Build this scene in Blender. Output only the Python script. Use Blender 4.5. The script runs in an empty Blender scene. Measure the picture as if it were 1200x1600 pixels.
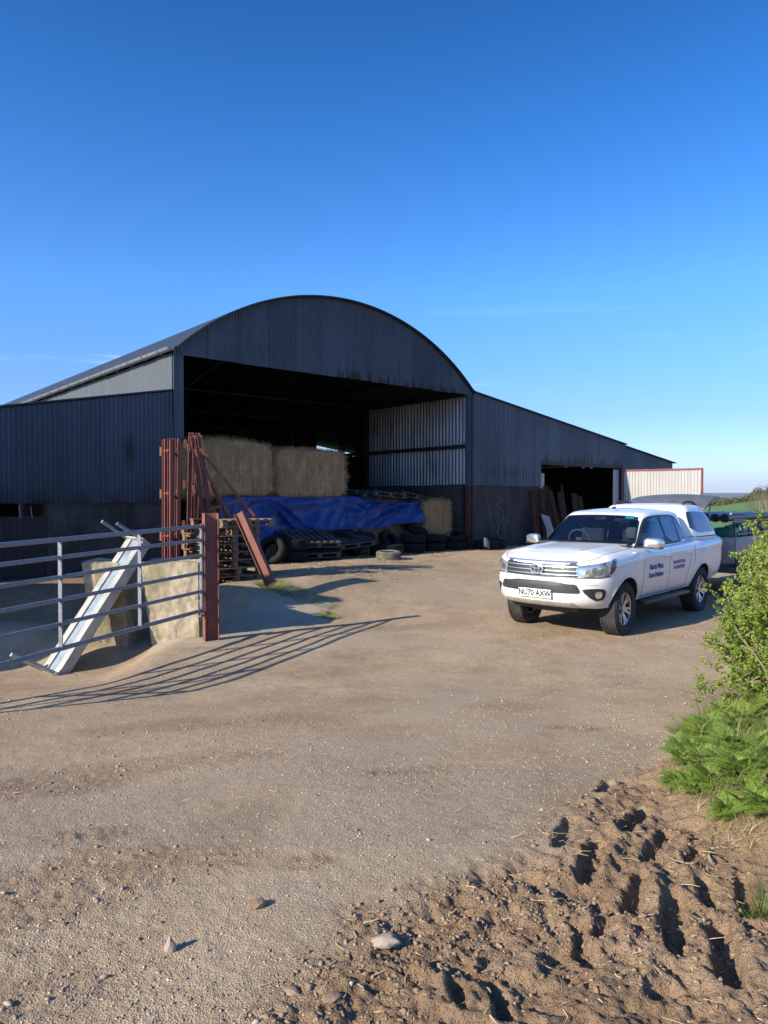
import bpy, bmesh, math, random
import numpy as np
from mathutils import Vector, Matrix
from mathutils.bvhtree import BVHTree
from mathutils.geometry import delaunay_2d_cdt
random.seed(7); rng = np.random.default_rng(7)
scene = bpy.context.scene
COL = scene.collection
R = math.radians

# ---------------------------------------------------------------- camera
CAM_Z = 2.0; PITCH = math.atan(22 / 1110)
cam_d = bpy.data.cameras.new("camera"); cam = bpy.data.objects.new("camera", cam_d); COL.objects.link(cam)
cam.location = (0, 0, CAM_Z); cam.rotation_euler = (R(90) - PITCH, 0, 0)
cam_d.sensor_fit = 'VERTICAL'; cam_d.sensor_height = 32; cam_d.sensor_width = 24; cam_d.lens = 22.2
cam_d.clip_start = 0.05; cam_d.clip_end = 30000
scene.camera = cam
scene.render.resolution_x = 768; scene.render.resolution_y = 1024

# ---------------------------------------------------------------- sun, sky, exposure
SUN_DIR = Vector((-1.605, -1.216, 0.985)).normalized()      # towards the sun
ELEV = math.asin(SUN_DIR.z); AZ = math.atan2(SUN_DIR.x, SUN_DIR.y)
sun_d = bpy.data.lights.new("sun", 'SUN'); sun = bpy.data.objects.new("sun", sun_d); COL.objects.link(sun)
sun_d.energy = 5.0; sun_d.angle = R(0.5); sun_d.color = (1.0, 0.90, 0.75)
sun.rotation_euler = SUN_DIR.to_track_quat('Z', 'Y').to_euler(); sun.location = SUN_DIR * 60
w = bpy.data.worlds.new("World"); scene.world = w; w.use_nodes = True
nt = w.node_tree; nt.nodes.clear()
sky = nt.nodes.new('ShaderNodeTexSky'); sky.sky_type = 'NISHITA'; sky.sun_disc = False
sky.sun_elevation = ELEV; sky.sun_rotation = AZ; sky.air_density = 1.0; sky.dust_density = 0.6; sky.ozone_density = 3.0; sky.altitude = 100
bg = nt.nodes.new('ShaderNodeBackground'); bg.inputs['Strength'].default_value = 0.15
wo = nt.nodes.new('ShaderNodeOutputWorld')
hs = nt.nodes.new('ShaderNodeHueSaturation'); hs.inputs['Saturation'].default_value = 1.0; hs.inputs['Hue'].default_value = .505
tcw = nt.nodes.new('ShaderNodeTexCoord'); sxw = nt.nodes.new('ShaderNodeSeparateXYZ'); nt.links.new(tcw.outputs['Generated'], sxw.inputs[0])
crw = nt.nodes.new('ShaderNodeValToRGB'); nt.links.new(sxw.outputs['Z'], crw.inputs[0])
def set_ramp(node, stops):
    e = node.color_ramp.elements
    while len(e) < len(stops): e.new(.5)
    for i, (p_, c_) in enumerate(sorted(stops)): e[i].position = p_
    for i, (p_, c_) in enumerate(sorted(stops)): e[i].color = c_
set_ramp(crw, [(0., (.62, .66, .90, 1)), (.11, (.40, .56, 1.0, 1)), (.27, (.33, .70, 1.02, 1)), (.45, (.145, .55, .88, 1)), (.60, (.07, .39, .68, 1)), (.82, (.55, .80, 1.05, 1))])
mxw = nt.nodes.new('ShaderNodeMix'); mxw.data_type = 'RGBA'; mxw.blend_type = 'MULTIPLY'; mxw.inputs[0].default_value = 1
nt.links.new(sky.outputs[0], mxw.inputs[6]); nt.links.new(crw.outputs[0], mxw.inputs[7])
# two faint cloud streaks low in the sky
mpw = nt.nodes.new('ShaderNodeMapping'); mpw.inputs['Scale'].default_value = (2.2, 2.2, 46); mpw.inputs['Rotation'].default_value = (0, R(-5), 0); nt.links.new(tcw.outputs['Generated'], mpw.inputs[0])
nzw = nt.nodes.new('ShaderNodeTexNoise'); nzw.inputs['Scale'].default_value = 1.0; nzw.inputs['Detail'].default_value = 5; nt.links.new(mpw.outputs[0], nzw.inputs['Vector'])
c1w = nt.nodes.new('ShaderNodeValToRGB'); nt.links.new(nzw.outputs['Fac'], c1w.inputs[0]); c1w.color_ramp.elements[0].position = .60; c1w.color_ramp.elements[1].position = .75
c2w = nt.nodes.new('ShaderNodeValToRGB'); nt.links.new(sxw.outputs['Z'], c2w.inputs[0]); set_ramp(c2w, [(.10, (0, 0, 0, 1)), (.17, (1, 1, 1, 1)), (.26, (0, 0, 0, 1))])
mmw = nt.nodes.new('ShaderNodeMath'); mmw.operation = 'MULTIPLY'; nt.links.new(c1w.outputs[0], mmw.inputs[0]); nt.links.new(c2w.outputs[0], mmw.inputs[1])
m2w = nt.nodes.new('ShaderNodeMath'); m2w.operation = 'MULTIPLY'; nt.links.new(mmw.outputs[0], m2w.inputs[0]); m2w.inputs[1].default_value = .30
m3w = nt.nodes.new('ShaderNodeMix'); m3w.data_type = 'RGBA'; nt.links.new(m2w.outputs[0], m3w.inputs[0]); nt.links.new(mxw.outputs[2], m3w.inputs[6]); m3w.inputs[7].default_value = (6.5, 6.8, 7.2, 1)
nt.links.new(m3w.outputs[2], hs.inputs['Color']); nt.links.new(hs.outputs[0], bg.inputs[0]); nt.links.new(bg.outputs[0], wo.inputs[0])
scene.view_settings.view_transform = 'Standard'; scene.view_settings.look = 'None'
scene.view_settings.exposure = 0.75; scene.view_settings.gamma = 1.0; scene.view_settings.use_curve_mapping = False

# ---------------------------------------------------------------- materials
def srgb(r, g, b):
    f = lambda c: (c / 255 / 12.92) if c / 255 <= 0.04045 else ((c / 255 + 0.055) / 1.055) ** 2.4
    return (f(r), f(g), f(b))
class NT:
    """tiny helper round a node tree"""
    def __init__(s, name):
        s.m = bpy.data.materials.new(name); s.m.use_nodes = True; s.t = s.m.node_tree
        s.b = s.t.nodes['Principled BSDF']; s.out = s.t.nodes['Material Output']
    def n(s, typ, **kw):
        o = s.t.nodes.new(typ)
        for k, v in kw.items():
            if k in o.inputs: o.inputs[k].default_value = v
            else: setattr(o, k, v)
        return o
    def l(s, a, b): s.t.links.new(a, b)
    def coord(s, kind='Object', scale=(1, 1, 1)):
        tc = s.n('ShaderNodeTexCoord'); mp = s.n('ShaderNodeMapping'); mp.inputs['Scale'].default_value = scale
        s.l(tc.outputs[kind], mp.inputs[0]); return mp.outputs[0]
    def noise(s, vec, scale, detail=6, rough=.6, dist=0.):
        o = s.n('ShaderNodeTexNoise'); o.inputs['Scale'].default_value = scale; o.inputs['Detail'].default_value = detail
        o.inputs['Roughness'].default_value = rough; o.inputs['Distortion'].default_value = dist
        s.l(vec, o.inputs['Vector']); return o.outputs['Fac']
    def ramp(s, fac, stops):
        o = s.n('ShaderNodeValToRGB'); e = o.color_ramp.elements
        while len(e) < len(stops): e.new(0.5)
        for i, (p, c) in enumerate(stops):
            e[i].position = p; e[i].color = (c[0], c[1], c[2], 1) if not isinstance(c, (int, float)) else (c, c, c, 1)
        s.l(fac, o.inputs[0]); return o.outputs[0]
    def mix(s, fac, a, b, blend='MIX'):
        o = s.n('ShaderNodeMix', data_type='RGBA', blend_type=blend)
        for sock, v in ((o.inputs[0], fac), (o.inputs[6], a), (o.inputs[7], b)):
            if isinstance(v, (int, float)): sock.default_value = v
            elif isinstance(v, (tuple, list)): sock.default_value = (v[0], v[1], v[2], 1)
            else: s.l(v, sock)
        return o.outputs[2]
    def math(s, op, a, b=0.5, clamp=False):
        o = s.n('ShaderNodeMath', operation=op, use_clamp=clamp)
        for i, v in ((0, a), (1, b)):
            if isinstance(v, (int, float)): o.inputs[i].default_value = v
            else: s.l(v, o.inputs[i])
        return o.outputs[0]
    def attr(s, name):
        o = s.n('ShaderNodeAttribute'); o.attribute_name = name; return o.outputs['Fac']
    def bump(s, h, strength=.3, dist=.01, prev=None):
        o = s.n('ShaderNodeBump'); o.inputs['Strength'].default_value = strength; o.inputs['Distance'].default_value = dist
        s.l(h, o.inputs['Height'])
        if prev is not None: s.l(prev, o.inputs['Normal'])
        s.l(o.outputs[0], s.b.inputs['Normal']); return o.outputs[0]
    def set(s, color=None, rough=None, metal=None, spec=None, **kw):
        for k, v in (('Base Color', color), ('Roughness', rough), ('Metallic', metal), ('Specular IOR Level', spec)):
            if v is None: continue
            i = s.b.inputs[k]
            if isinstance(v, (int, float)): i.default_value = v
            elif isinstance(v, (tuple, list)): i.default_value = (v[0], v[1], v[2], 1)
            else: s.l(v, i)
        for k, v in kw.items(): s.b.inputs[k.replace('_', ' ')].default_value = v
        return s.m

def mat_simple(name, col, rough=.5, metal=0., var=.25, scale=6., bump=0., spec=.5, stretch=(1, 1, 1), **kw):
    """a coloured surface with gentle wear noise"""
    t = NT(name); v = t.coord('Object', stretch); f = t.noise(v, scale, 5, .65)
    dark = tuple(c * (1 - var) for c in col); light = tuple(min(1, c * (1 + var)) for c in col)
    c = t.ramp(f, [(.3, dark), (.7, light)])
    t.set(c, rough, metal, spec, **kw)
    if bump: t.bump(t.noise(v, scale * 6, 4), bump, .01)
    return t.m

M = {}
def m_sheet(name, base, light, metal=0., rough=.55, rust=0.25, spec=.4, rustcol=(.05, .025, .014), streak=1.0):
    t = NT(name); v = t.coord('Object'); vs = t.coord('Object', (5, 5, .35))
    f = t.noise(vs, 1.2, 6, .7); g = t.noise(v, .8, 4)
    c = t.ramp(f, [(.25, base), (.75, light)])
    c = t.mix(t.ramp(g, [(.45, 0), (.8, .25)]), c, tuple(x * .55 for x in base))
    rs = t.noise(t.coord('Object', (9, 9, .8)), 1.0, 8, .75)
    c = t.mix(t.math('MULTIPLY', t.ramp(rs, [(.62, 0), (.75, 1)]), rust), c, rustcol)
    t.set(c, t.ramp(g, [(.3, rough - .08), (.7, rough + .1)]), metal, spec); t.bump(t.noise(t.coord('Object', (1.2, 1.2, .5)), 1.5, 3), .35, .05)
    return t.m
M['slate'] = m_sheet('slate_painted_sheet', (.042, .058, .076), (.072, .098, .124))
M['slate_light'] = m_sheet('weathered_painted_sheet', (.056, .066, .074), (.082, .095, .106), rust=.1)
M['galv'] = m_sheet('galvanised_sheet', (.13, .14, .15), (.25, .26, .27), metal=.5, rough=.42, rust=.5)
M['galv_door'] = m_sheet('white_galvanised_sheet', (.33, .32, .31), (.44, .43, .41), metal=.1, rough=.5, rust=.2)
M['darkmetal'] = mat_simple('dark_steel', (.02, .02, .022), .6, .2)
M['gutter'] = mat_simple('grey_gutter_plastic', (.16, .17, .18), .45)
M['roofdark'] = m_sheet('dark_roof_sheet', (.020, .026, .033), (.036, .044, .054), rough=.5)
def m_concrete(name, c0, c1, alg=0.0, dark=.5):
    t = NT(name); v = t.coord('Object'); f = t.noise(v, 1.6, 8, .65); g = t.noise(v, 9, 6, .7)
    c = t.ramp(f, [(.3, c0), (.7, c1)])
    c = t.mix(t.ramp(g, [(.45, 0), (.68, dark)]), c, tuple(x * .45 for x in c0)); c = t.mix(t.ramp(t.noise(t.coord('Object', (3, 3, .7)), 1.6, 7, .7), [(.48, 0), (.68, .55)]), c, tuple(x * .5 for x in c0))
    if alg:
        a = t.noise(t.coord('Object', (1.5, 1.5, .6)), 1.5, 6, .6)
        c = t.mix(t.math('MULTIPLY', t.ramp(a, [(.5, 0), (.62, 1)]), alg), c, (.15, .15, .055))
    t.set(c, .9, 0, .2); b = t.bump(t.noise(v, 14, 8, .7), .5, .015)
    cr = t.n('ShaderNodeTexVoronoi', feature='DISTANCE_TO_EDGE'); cr.inputs['Scale'].default_value = 1.0
    mpn = t.n('ShaderNodeVectorMath', operation='ADD'); nn = t.n('ShaderNodeTexNoise'); nn.inputs['Scale'].default_value = 4
    t.l(v, nn.inputs['Vector']); t.l(v, mpn.inputs[0]); sc = t.n('ShaderNodeVectorMath', operation='SCALE'); sc.inputs['Scale'].default_value = .35
    t.l(nn.outputs['Color'], sc.inputs[0]); t.l(sc.outputs[0], mpn.inputs[1]); t.l(mpn.outputs[0], cr.inputs['Vector'])
    t.bump(t.ramp(cr.outputs['Distance'], [(0, 0), (.006, 1)]), .25, .012, b)
    return t.m
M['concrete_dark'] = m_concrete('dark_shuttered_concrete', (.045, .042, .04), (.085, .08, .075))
M['concrete'] = m_concrete('weathered_pale_concrete', (.26, .21, .16), (.36, .31, .25), .8)
def m_redoxide():
    t = NT('red_oxide_steel'); v = t.coord('Object'); f = t.noise(v, 5, 6, .7); g = t.noise(v, 22, 5, .7)
    c = t.ramp(f, [(.3, (.14, .052, .040)), (.7, (.235, .088, .066))])
    c = t.mix(t.ramp(g, [(.58, 0), (.7, .7)]), c, (.10, .05, .03))
    t.set(c, .7, 0, .3); t.bump(g, .2, .004); return t.m
M['redoxide'] = m_redoxide()
M['rust'] = mat_simple('rusty_steel', (.075, .032, .018), .85, 0, .5, 9, .3)
M['galvtube'] = mat_simple('galvanised_tube', (.20, .21, .23), .5, .45, .25, 30)
M['offwhite'] = mat_simple('scuffed_galvanised_channel', (.36, .355, .32), .55, .05, .3, 5, .1, stretch=(1, 1, 1))
M['offblue'] = mat_simple('bluish_zinc_web', (.24, .29, .34), .45, .2, .3, 7)
def m_wood(name, c0, c1):
    t = NT(name); v = t.coord('Object', (1, 1, 1)); f = t.noise(v, 3, 4, .7); g = t.noise(t.coord('Object', (2, 30, 30)), 2.0, 5)
    c = t.ramp(f, [(.3, c0), (.7, c1)]); c = t.mix(t.ramp(g, [(.45, 0), (.7, .5)]), c, tuple(x * .5 for x in c0))
    t.set(c, .85, 0, .2); t.bump(g, .3, .003); return t.m
M['wood'] = m_wood('weathered_pallet_wood', (.14, .098, .062), (.28, .195, .125))
M['wood_grey'] = m_wood('grey_pallet_wood', (.045, .042, .04), (.10, .095, .09))
def m_straw(name, c0, c1, c2):
    t = NT(name); v = t.coord('Object', (1, 1, 1)); f = t.noise(v, 26, 6, .8, 1.5); g = t.noise(v, 2.5, 4)
    c = t.ramp(f, [(.28, c0), (.5, c1), (.72, c2)]); vb = t.noise(t.coord('Object', (9, 9, 1.1)), 1.3, 7, .75, .6); c = t.mix(t.ramp(vb, [(.42, .5), (.58, 0)]), c, tuple(q * .55 for q in c0)); c = t.mix(t.ramp(g, [(.4, 0), (.75, .35)]), c, c0)
    t.set(c, .9, 0, .15); t.bump(f, 1.0, .06); return t.m
M['straw'] = m_straw('straw_bale', (.40, .23, .09), (.90, .59, .28), (1.0, .78, .44))
M['strawbit'] = mat_simple('loose_straw', (.42, .30, .16), .8, 0, .4, 12)
M['tarp'] = mat_simple('blue_tarpaulin', (.006, .032, .155), .42, 0, .25, 3, .15)
M['rubber'] = mat_simple('old_tyre_rubber', (.008, .008, .008), .8, 0, .4, 8, .3, .3)
M['rubber_dusty'] = mat_simple('dusty_tyre_rubber', (.16, .145, .12), .9, 0, .5, 6, .4, .2)

# ---------------------------------------------------------------- mesh helpers
def link(name, me, m=None, parent=None):
    o = bpy.data.objects.new(name, me); COL.objects.link(o)
    if m is not None and len(me.materials) == 0: me.materials.append(m)
    if parent is not None: o.parent = parent
    return o
def tag(o, label=None, cat=None, group=None, kind=None):
    if label: o['label'] = label
    if cat: o['category'] = cat
    if group: o['group'] = group
    if kind: o['kind'] = kind
    return o
def empty(name, loc=(0, 0, 0), rot=(0, 0, 0), **kw):
    o = bpy.data.objects.new(name, None); COL.objects.link(o); o.location = loc; o.rotation_euler = rot; o.empty_display_size = .2
    return tag(o, **kw)
class MB:
    """collects shapes into one mesh"""
    def __init__(s): s.v = []; s.f = []
    def add(s, vs, fs):
        b = len(s.v); s.v += [tuple(p) for p in vs]; s.f += [tuple(i + b for i in f) for f in fs]; return s
    def box(s, c, size, M3=None):
        x, y, z = (k / 2 for k in size); c = Vector(c)
        vs = [Vector((sx * x, sy * y, sz * z)) for sz in (-1, 1) for sy in (-1, 1) for sx in (-1, 1)]
        if M3 is not None: vs = [M3 @ p for p in vs]
        return s.add([c + p for p in vs], [(0, 2, 3, 1), (4, 5, 7, 6), (0, 1, 5, 4), (2, 6, 7, 3), (0, 4, 6, 2), (1, 3, 7, 5)])
    def bar(s, a, b, wy, wz, up=(0, 0, 1)):
        a = Vector(a); b = Vector(b); d = b - a; L = d.length; d.normalize(); up = Vector(up)
        y = up.cross(d)
        if y.length < 1e-4: y = Vector((1, 0, 0)).cross(d)
        y.normalize(); z = d.cross(y)
        return s.box((a + b) / 2, (L, wy, wz), Matrix((d, y, z)).transposed())
    def prism(s, a, b, prof, up=(0, 0, 1)):
        """profile [(y,z)] swept from a to b (closed, capped)"""
        a = Vector(a); b = Vector(b); d = (b - a).normalized(); up = Vector(up); y = up.cross(d)
        if y.length < 1e-4: y = Vector((1, 0, 0)).cross(d)
        y.normalize(); z = d.cross(y); n = len(prof)
        vs = [a + y * p[0] + z * p[1] for p in prof] + [b + y * p[0] + z * p[1] for p in prof]
        fs = [(i, (i + 1) % n, n + (i + 1) % n, n + i) for i in range(n)] + [tuple(range(n))[::-1], tuple(range(n, 2 * n))]
        return s.add(vs, fs)
    def ibeam(s, a, b, h, w, t=.012, up=(0, 0, 1)):
        """I section: web along local z (height h), flanges w wide"""
        x, q = w / 2, t / 2
        p = [(-x, -h/2), (x, -h/2), (x, -h/2 + t), (q, -h/2 + t), (q, h/2 - t), (x, h/2 - t), (x, h/2), (-x, h/2), (-x, h/2 - t), (-q, h/2 - t), (-q, -h/2 + t), (-x, -h/2 + t)]
        a = Vector(a); b = Vector(b); d = (b - a).normalized(); up = Vector(up); y = up.cross(d)
        if y.length < 1e-4: y = Vector((1, 0, 0)).cross(d)
        y.normalize(); z = d.cross(y); n = 12
        vs = [a + y * k[0] + z * k[1] for k in p] + [b + y * k[0] + z * k[1] for k in p]
        fs = [(i, (i + 1) % n, n + (i + 1) % n, n + i) for i in range(n)]
        for o, r in ((0, False), (n, True)):
            for q4 in ((0, 1, 2, 11), (3, 4, 9, 10), (5, 6, 7, 8)):
                t4 = tuple(o + k for k in q4); fs.append(t4 if r else t4[::-1])
        fs += [(11, 2, 3, 10)[::-1], (9, 4, 5, 8)[::-1]] + [(n + 11, n + 2, n + 3, n + 10), (n + 9, n + 4, n + 5, n + 8)]
        return s.add(vs, fs)
    def tube(s, pts, r, n=10, cap=True):
        pts = [Vector(p) for p in pts]; rs = r if isinstance(r, (list, tuple)) else [r] * len(pts); base = len(s.v); ring = []
        prev = None
        for i, p in enumerate(pts):
            d = (pts[min(i + 1, len(pts) - 1)] - pts[max(i - 1, 0)]).normalized()
            u = (prev - d * prev.dot(d)) if prev is not None else d.orthogonal()
            if u.length < 1e-5: u = d.orthogonal()
            u.normalize(); prev = u; v = d.cross(u)
            ring.append([p + (u * math.cos(2 * math.pi * k / n) + v * math.sin(2 * math.pi * k / n)) * rs[i] for k in range(n)])
        vs = [q for rr in ring for q in rr]; fs = []
        for i in range(len(pts) - 1):
            for k in range(n):
                a, b2 = i * n + k, i * n + (k + 1) % n
                fs.append((a, b2, b2 + n, a + n))
        if cap: fs += [tuple(range(n))[::-1], tuple(range((len(pts) - 1) * n, len(pts) * n))]
        return s.add(vs, fs)
    def lathe(s, prof, axis='y', n=32, c=(0, 0, 0)):
        """closed profile [(r, h)] spun round an axis"""
        c = Vector(c); vs = []; m = len(prof)
        for k in range(n):
            a = 2 * math.pi * k / n; ca, sa = math.cos(a), math.sin(a)
            for r, h in prof:
                vs.append(c + (Vector((r * ca, h, r * sa)) if axis == 'y' else Vector((r * ca, r * sa, h))))
        fs = [(k * m + j, k * m + (j + 1) % m, ((k + 1) % n) * m + (j + 1) % m, ((k + 1) % n) * m + j) for k in range(n) for j in range(m)]
        return s.add(vs, fs)
    def disc(s, c, r, axis, th, n=24):
        c = Vector(c); ax = Vector(axis).normalized()
        return s.tube([c - ax * th / 2, c + ax * th / 2], r, n)
    def build(s, name, m=None, parent=None, smooth=False, bevel=0., fix=True, angle=40, segs=2):
        me = bpy.data.meshes.new(name); me.from_pydata(s.v, [], s.f); 
        if fix or bevel:
            bm = bmesh.new(); bm.from_mesh(me)
            if bevel:
                bmesh.ops.remove_doubles(bm, verts=bm.verts, dist=1e-5)
            bmesh.ops.recalc_face_normals(bm, faces=bm.faces)
            if bevel:
                eds = [e for e in bm.edges if len(e.link_faces) == 2 and e.calc_face_angle(0) > R(35)]
                bmesh.ops.bevel(bm, geom=eds, offset=bevel, segments=segs, affect='EDGES', profile=.5, clamp_overlap=True)
            bm.to_mesh(me); bm.free()
        if smooth or bevel:
            me.shade_smooth(); me.set_sharp_from_angle(angle=R(angle))
        return link(name, me, m, parent)
def np_mesh(name, V, F, m=None, parent=None, smooth=False, attrs=None):
    """V (n,3) floats, F (k,3|4) ints"""
    me = bpy.data.meshes.new(name); V = np.ascontiguousarray(V, dtype=np.float32); F = np.ascontiguousarray(F, dtype=np.int32)
    k = F.shape[1]; me.vertices.add(len(V)); me.vertices.foreach_set('co', V.ravel())
    me.loops.add(F.size); me.loops.foreach_set('vertex_index', F.ravel())
    me.polygons.add(len(F)); me.polygons.foreach_set('loop_start', np.arange(len(F), dtype=np.int32) * k)
    me.update(calc_edges=True)
    if attrs:
        for a, arr in attrs.items():
            at = me.attributes.new(a, 'FLOAT', 'POINT'); at.data.foreach_set('value', np.ascontiguousarray(arr, dtype=np.float32))
    if smooth: me.shade_smooth()
    me.validate(); return link(name, me, m, parent)
def grid_faces(nu, nv):
    i, j = np.meshgrid(np.arange(nu - 1), np.arange(nv - 1), indexing='ij'); a = (i * nv + j).ravel()
    return np.stack([a, a + nv, a + nv + 1, a + 1], 1)
# value noise
_P = rng.random((256, 256)).astype(np.float64)
def vnoise(x, y):
    xi = np.floor(x).astype(int); yi = np.floor(y).astype(int); fx = x - xi; fy = y - yi
    fx = fx * fx * (3 - 2 * fx); fy = fy * fy * (3 - 2 * fy)
    g = lambda a, b: _P[a & 255, b & 255]
    return (g(xi, yi) * (1 - fx) + g(xi + 1, yi) * fx) * (1 - fy) + (g(xi, yi + 1) * (1 - fx) + g(xi + 1, yi + 1) * fx) * fy
def fbm(x, y, f=1., o=4, g=.5):
    s = 0; a = 1; t = 0
    for k in range(o):
        s = s + a * vnoise(x * f + 17.3 * k, y * f + 9.1 * k); t += a; a *= g; f *= 2.03
    return s / t
_W = rng.random((3, 64, 64))
def worley(x, y, f):
    x = x * f; y = y * f; xi = np.floor(x).astype(int); yi = np.floor(y).astype(int)
    d1 = np.full(x.shape, 9.); d2 = np.full(x.shape, 9.); c = np.zeros(x.shape)
    for i in (-1, 0, 1):
        for j in (-1, 0, 1):
            a, b = (xi + i) & 63, (yi + j) & 63
            d = np.hypot(xi + i + _W[0][a, b] - x, yi + j + _W[1][a, b] - y); m = d < d1
            d2 = np.where(m, d1, np.minimum(d2, d)); c = np.where(m, _W[2][a, b], c); d1 = np.where(m, d, d1)
    return d1, d2, c
def sst(t): t = np.clip(t, 0, 1); return t * t * (3 - 2 * t)

# ---------------------------------------------------------------- barn axes (front runs right and back)
PL = Vector((-4.40, 14.9)); U = Vector((.758, .652)); NI = Vector((-.652, .758))     # NI points into the barn
def B(s, m=0., z=0.): p = PL + U * s + NI * m; return Vector((p.x, p.y, z))

# ---------------------------------------------------------------- ground height
def zbase(x, y):
    x = np.asarray(x, float); y = np.asarray(y, float)
    q = .652 * (x - PL.x) - .758 * (y - PL.y); s = .758 * (x - PL.x) + .652 * (y - PL.y)
    t = 7.9 - y; a = .1 * np.where(t > 0, t * t / (t + .6), 0); a = np.minimum(a, .42 - .0 * y)
    qe = 2.7 + (0.9 - 2.7) * sst((s - 1.5) / 4.0)
    qs = 5.0 + 0.0 * s
    b = .5 * sst((qs - q) / (qs - qe)) * sst((22 - s) / 5 + 1)
    far = np.where(y > 60, 0, 0)
    left = sst((-2.75 - x) / .9) * sst((y - 7.2) / 1.6) * sst((q - 1.5) / 1.0)
    b = b * (1 - sst((-2.6 - x) / .3) * sst((10.0 - y) / .6)); 
    return a + b - .30 * left + far
def zg(x, y): return float(zbase(x, y))
def G(px, py):
    """ground point seen at a photograph pixel"""
    c, s_ = math.cos(PITCH), math.sin(PITCH); dx = (px - 600) / 1110; dv = (800 - py) / 1110
    d = Vector((dx, c + dv * s_, dv * c - s_)); z = 0.
    for _ in range(40):
        t = (z - CAM_Z) / d.z; z = .5 * z + .5 * zg(d.x * t, d.y * t)
    t = (z - CAM_Z) / d.z
    return Vector((d.x * t, d.y * t, z))
def W(px, py, D):
    """point at depth D on the sight line of a photograph pixel"""
    c, s_ = math.cos(PITCH), math.sin(PITCH); dx = (px - 600) / 1110; dv = (800 - py) / 1110
    d = Vector((dx, c + dv * s_, dv * c - s_)); d = d / d.y
    return Vector((d.x * D, D, CAM_Z + d.z * D))
# ================================================================ GROUND
def axis_pts(lo, hi, fine_lo, fine_hi, d, grow):
    p = [fine_lo]
    while p[-1] < fine_hi: p.append(p[-1] + d)
    s = d
    while p[-1] < hi: s *= grow; p.append(p[-1] + s)
    q = [fine_lo]; s = d
    while q[-1] > lo: s *= grow; q.append(q[-1] - s)
    return np.array(sorted(set(q[1:] + p)))
gx = axis_pts(-180, 180, -2.6, 2.75, .0125, 1.045)
gy = [1.6]; s_ = .009
while gy[-1] < 6.0: gy.append(gy[-1] + max(.009, .0042 * gy[-1]))
while gy[-1] < 20.: gy.append(gy[-1] + .0058 * gy[-1])
while gy[-1] < 170.: gy.append(gy[-1] + .03 * gy[-1])
lo = [1.6]; s_ = .01
while lo[-1] > -60: s_ *= 1.12; lo.append(lo[-1] - s_)
gy = np.array(lo[:0:-1] + gy)
X, Y = np.meshgrid(gx, gy, indexing='ij'); Z = zbase(X, Y)

def seg_d(a, b, X, Y):
    ax, ay = a; bx, by = b; dx, dy = bx - ax, by - ay
    t = np.clip(((X - ax) * dx + (Y - ay) * dy) / (dx * dx + dy * dy), 0, 1)
    return np.hypot(X - ax - t * dx, Y - ay - t * dy), t
def poly_sd(pts, X, Y):
    """signed distance, negative inside"""
    ins = np.zeros(X.shape, bool); d = np.full(X.shape, 1e9); n = len(pts)
    for i in range(n):
        a, b = pts[i], pts[(i + 1) % n]; d = np.minimum(d, seg_d(a, b, X, Y)[0])
        c = ((a[1] > Y) != (b[1] > Y)) & (X < (b[0] - a[0]) * (Y - a[1]) / (b[1] - a[1] + 1e-12) + a[0]); ins ^= c
    return np.where(ins, -d, d)
g2 = lambda px, py: tuple(G(px, py)[:2])
near = (np.abs(X) < 14) & (Y > 0) & (Y < 32)
# mud verge at the lower right
mudpts = [g2(1075, 1185), g2(960, 1215), g2(850, 1290), g2(700, 1345), g2(560, 1430), g2(430, 1520), g2(330, 1640), (.2, .4), (6, .4), (6, 6.5)]
wob = (fbm(X, Y, 1.6, 4) - .5) * .9 + (fbm(X + 5, Y, 7, 3) - .5) * .25
mud_sd = np.where(near, poly_sd(mudpts, X, Y), 5) + wob * .7
mud = sst((.12 - mud_sd) / .45)
# concrete apron by the gate post
appts = [g2(205, 1040), g2(345, 1012), g2(430, 988), g2(505, 972), g2(520, 940), g2(440, 915), (-2.2, 12.0), (-2.5, 10.1), (-3.2, 9.95)]
ap_sd = np.where(near, poly_sd(appts, X, Y), 5) + (fbm(X, Y, 3.1, 4) - .5) * .25
apron = sst((.03 - ap_sd) / .06)
# big dark patches of loose brown grit
def blot(px, py, rx, ry, rot=0.):
    p = G(px, py); c_, s_2 = math.cos(rot), math.sin(rot); u = (X - p.x) * c_ + (Y - p.y) * s_2; v = -(X - p.x) * s_2 + (Y - p.y) * c_; return np.exp(-((u / rx) ** 2 + (v / ry) ** 2))
bl_ = sum(blot(*q) for q in [(100, 1370, .55, .28, .3), (300, 1345, .30, .12, .1), (30, 1420, .4, .15, .3), (250, 1190, 1.1, .22, .35), (60, 1230, .5, .25, .3), (640, 1205, .45, .14, .3), (800, 1100, .55, .3, .3), (330, 1130, 1.2, .3, .35), (520, 1050, 1.0, .35, .4), (905, 1135, .3, .15, 0), (40, 1560, .35, .12, .2), (640, 980, 1.0, .3, .3), (150, 1300, .3, .1, .3), (480, 1350, .15, .06, .3)])
bl_ = sst((bl_ * (.2 + 1.6 * fbm(X, Y, 2.6, 6, .7)) - .25) / .6)
# worn tarmac patches
asph = fbm(X * .55 + Y * .25 + 3, Y * .9, .55, 5, .55); asph = sst((asph - .475) / .17) * .9
lane = np.exp(-((X - .25 * (Y - 5) + .3) / 2.6) ** 2)
asph = np.clip(asph * (.45 + .6 * lane) * (1 - mud) * (1 - bl_), 0, 1)
dirt = sst((fbm(X + 40, Y + 11, .9, 5, .6) - .5) / .12)
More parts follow.
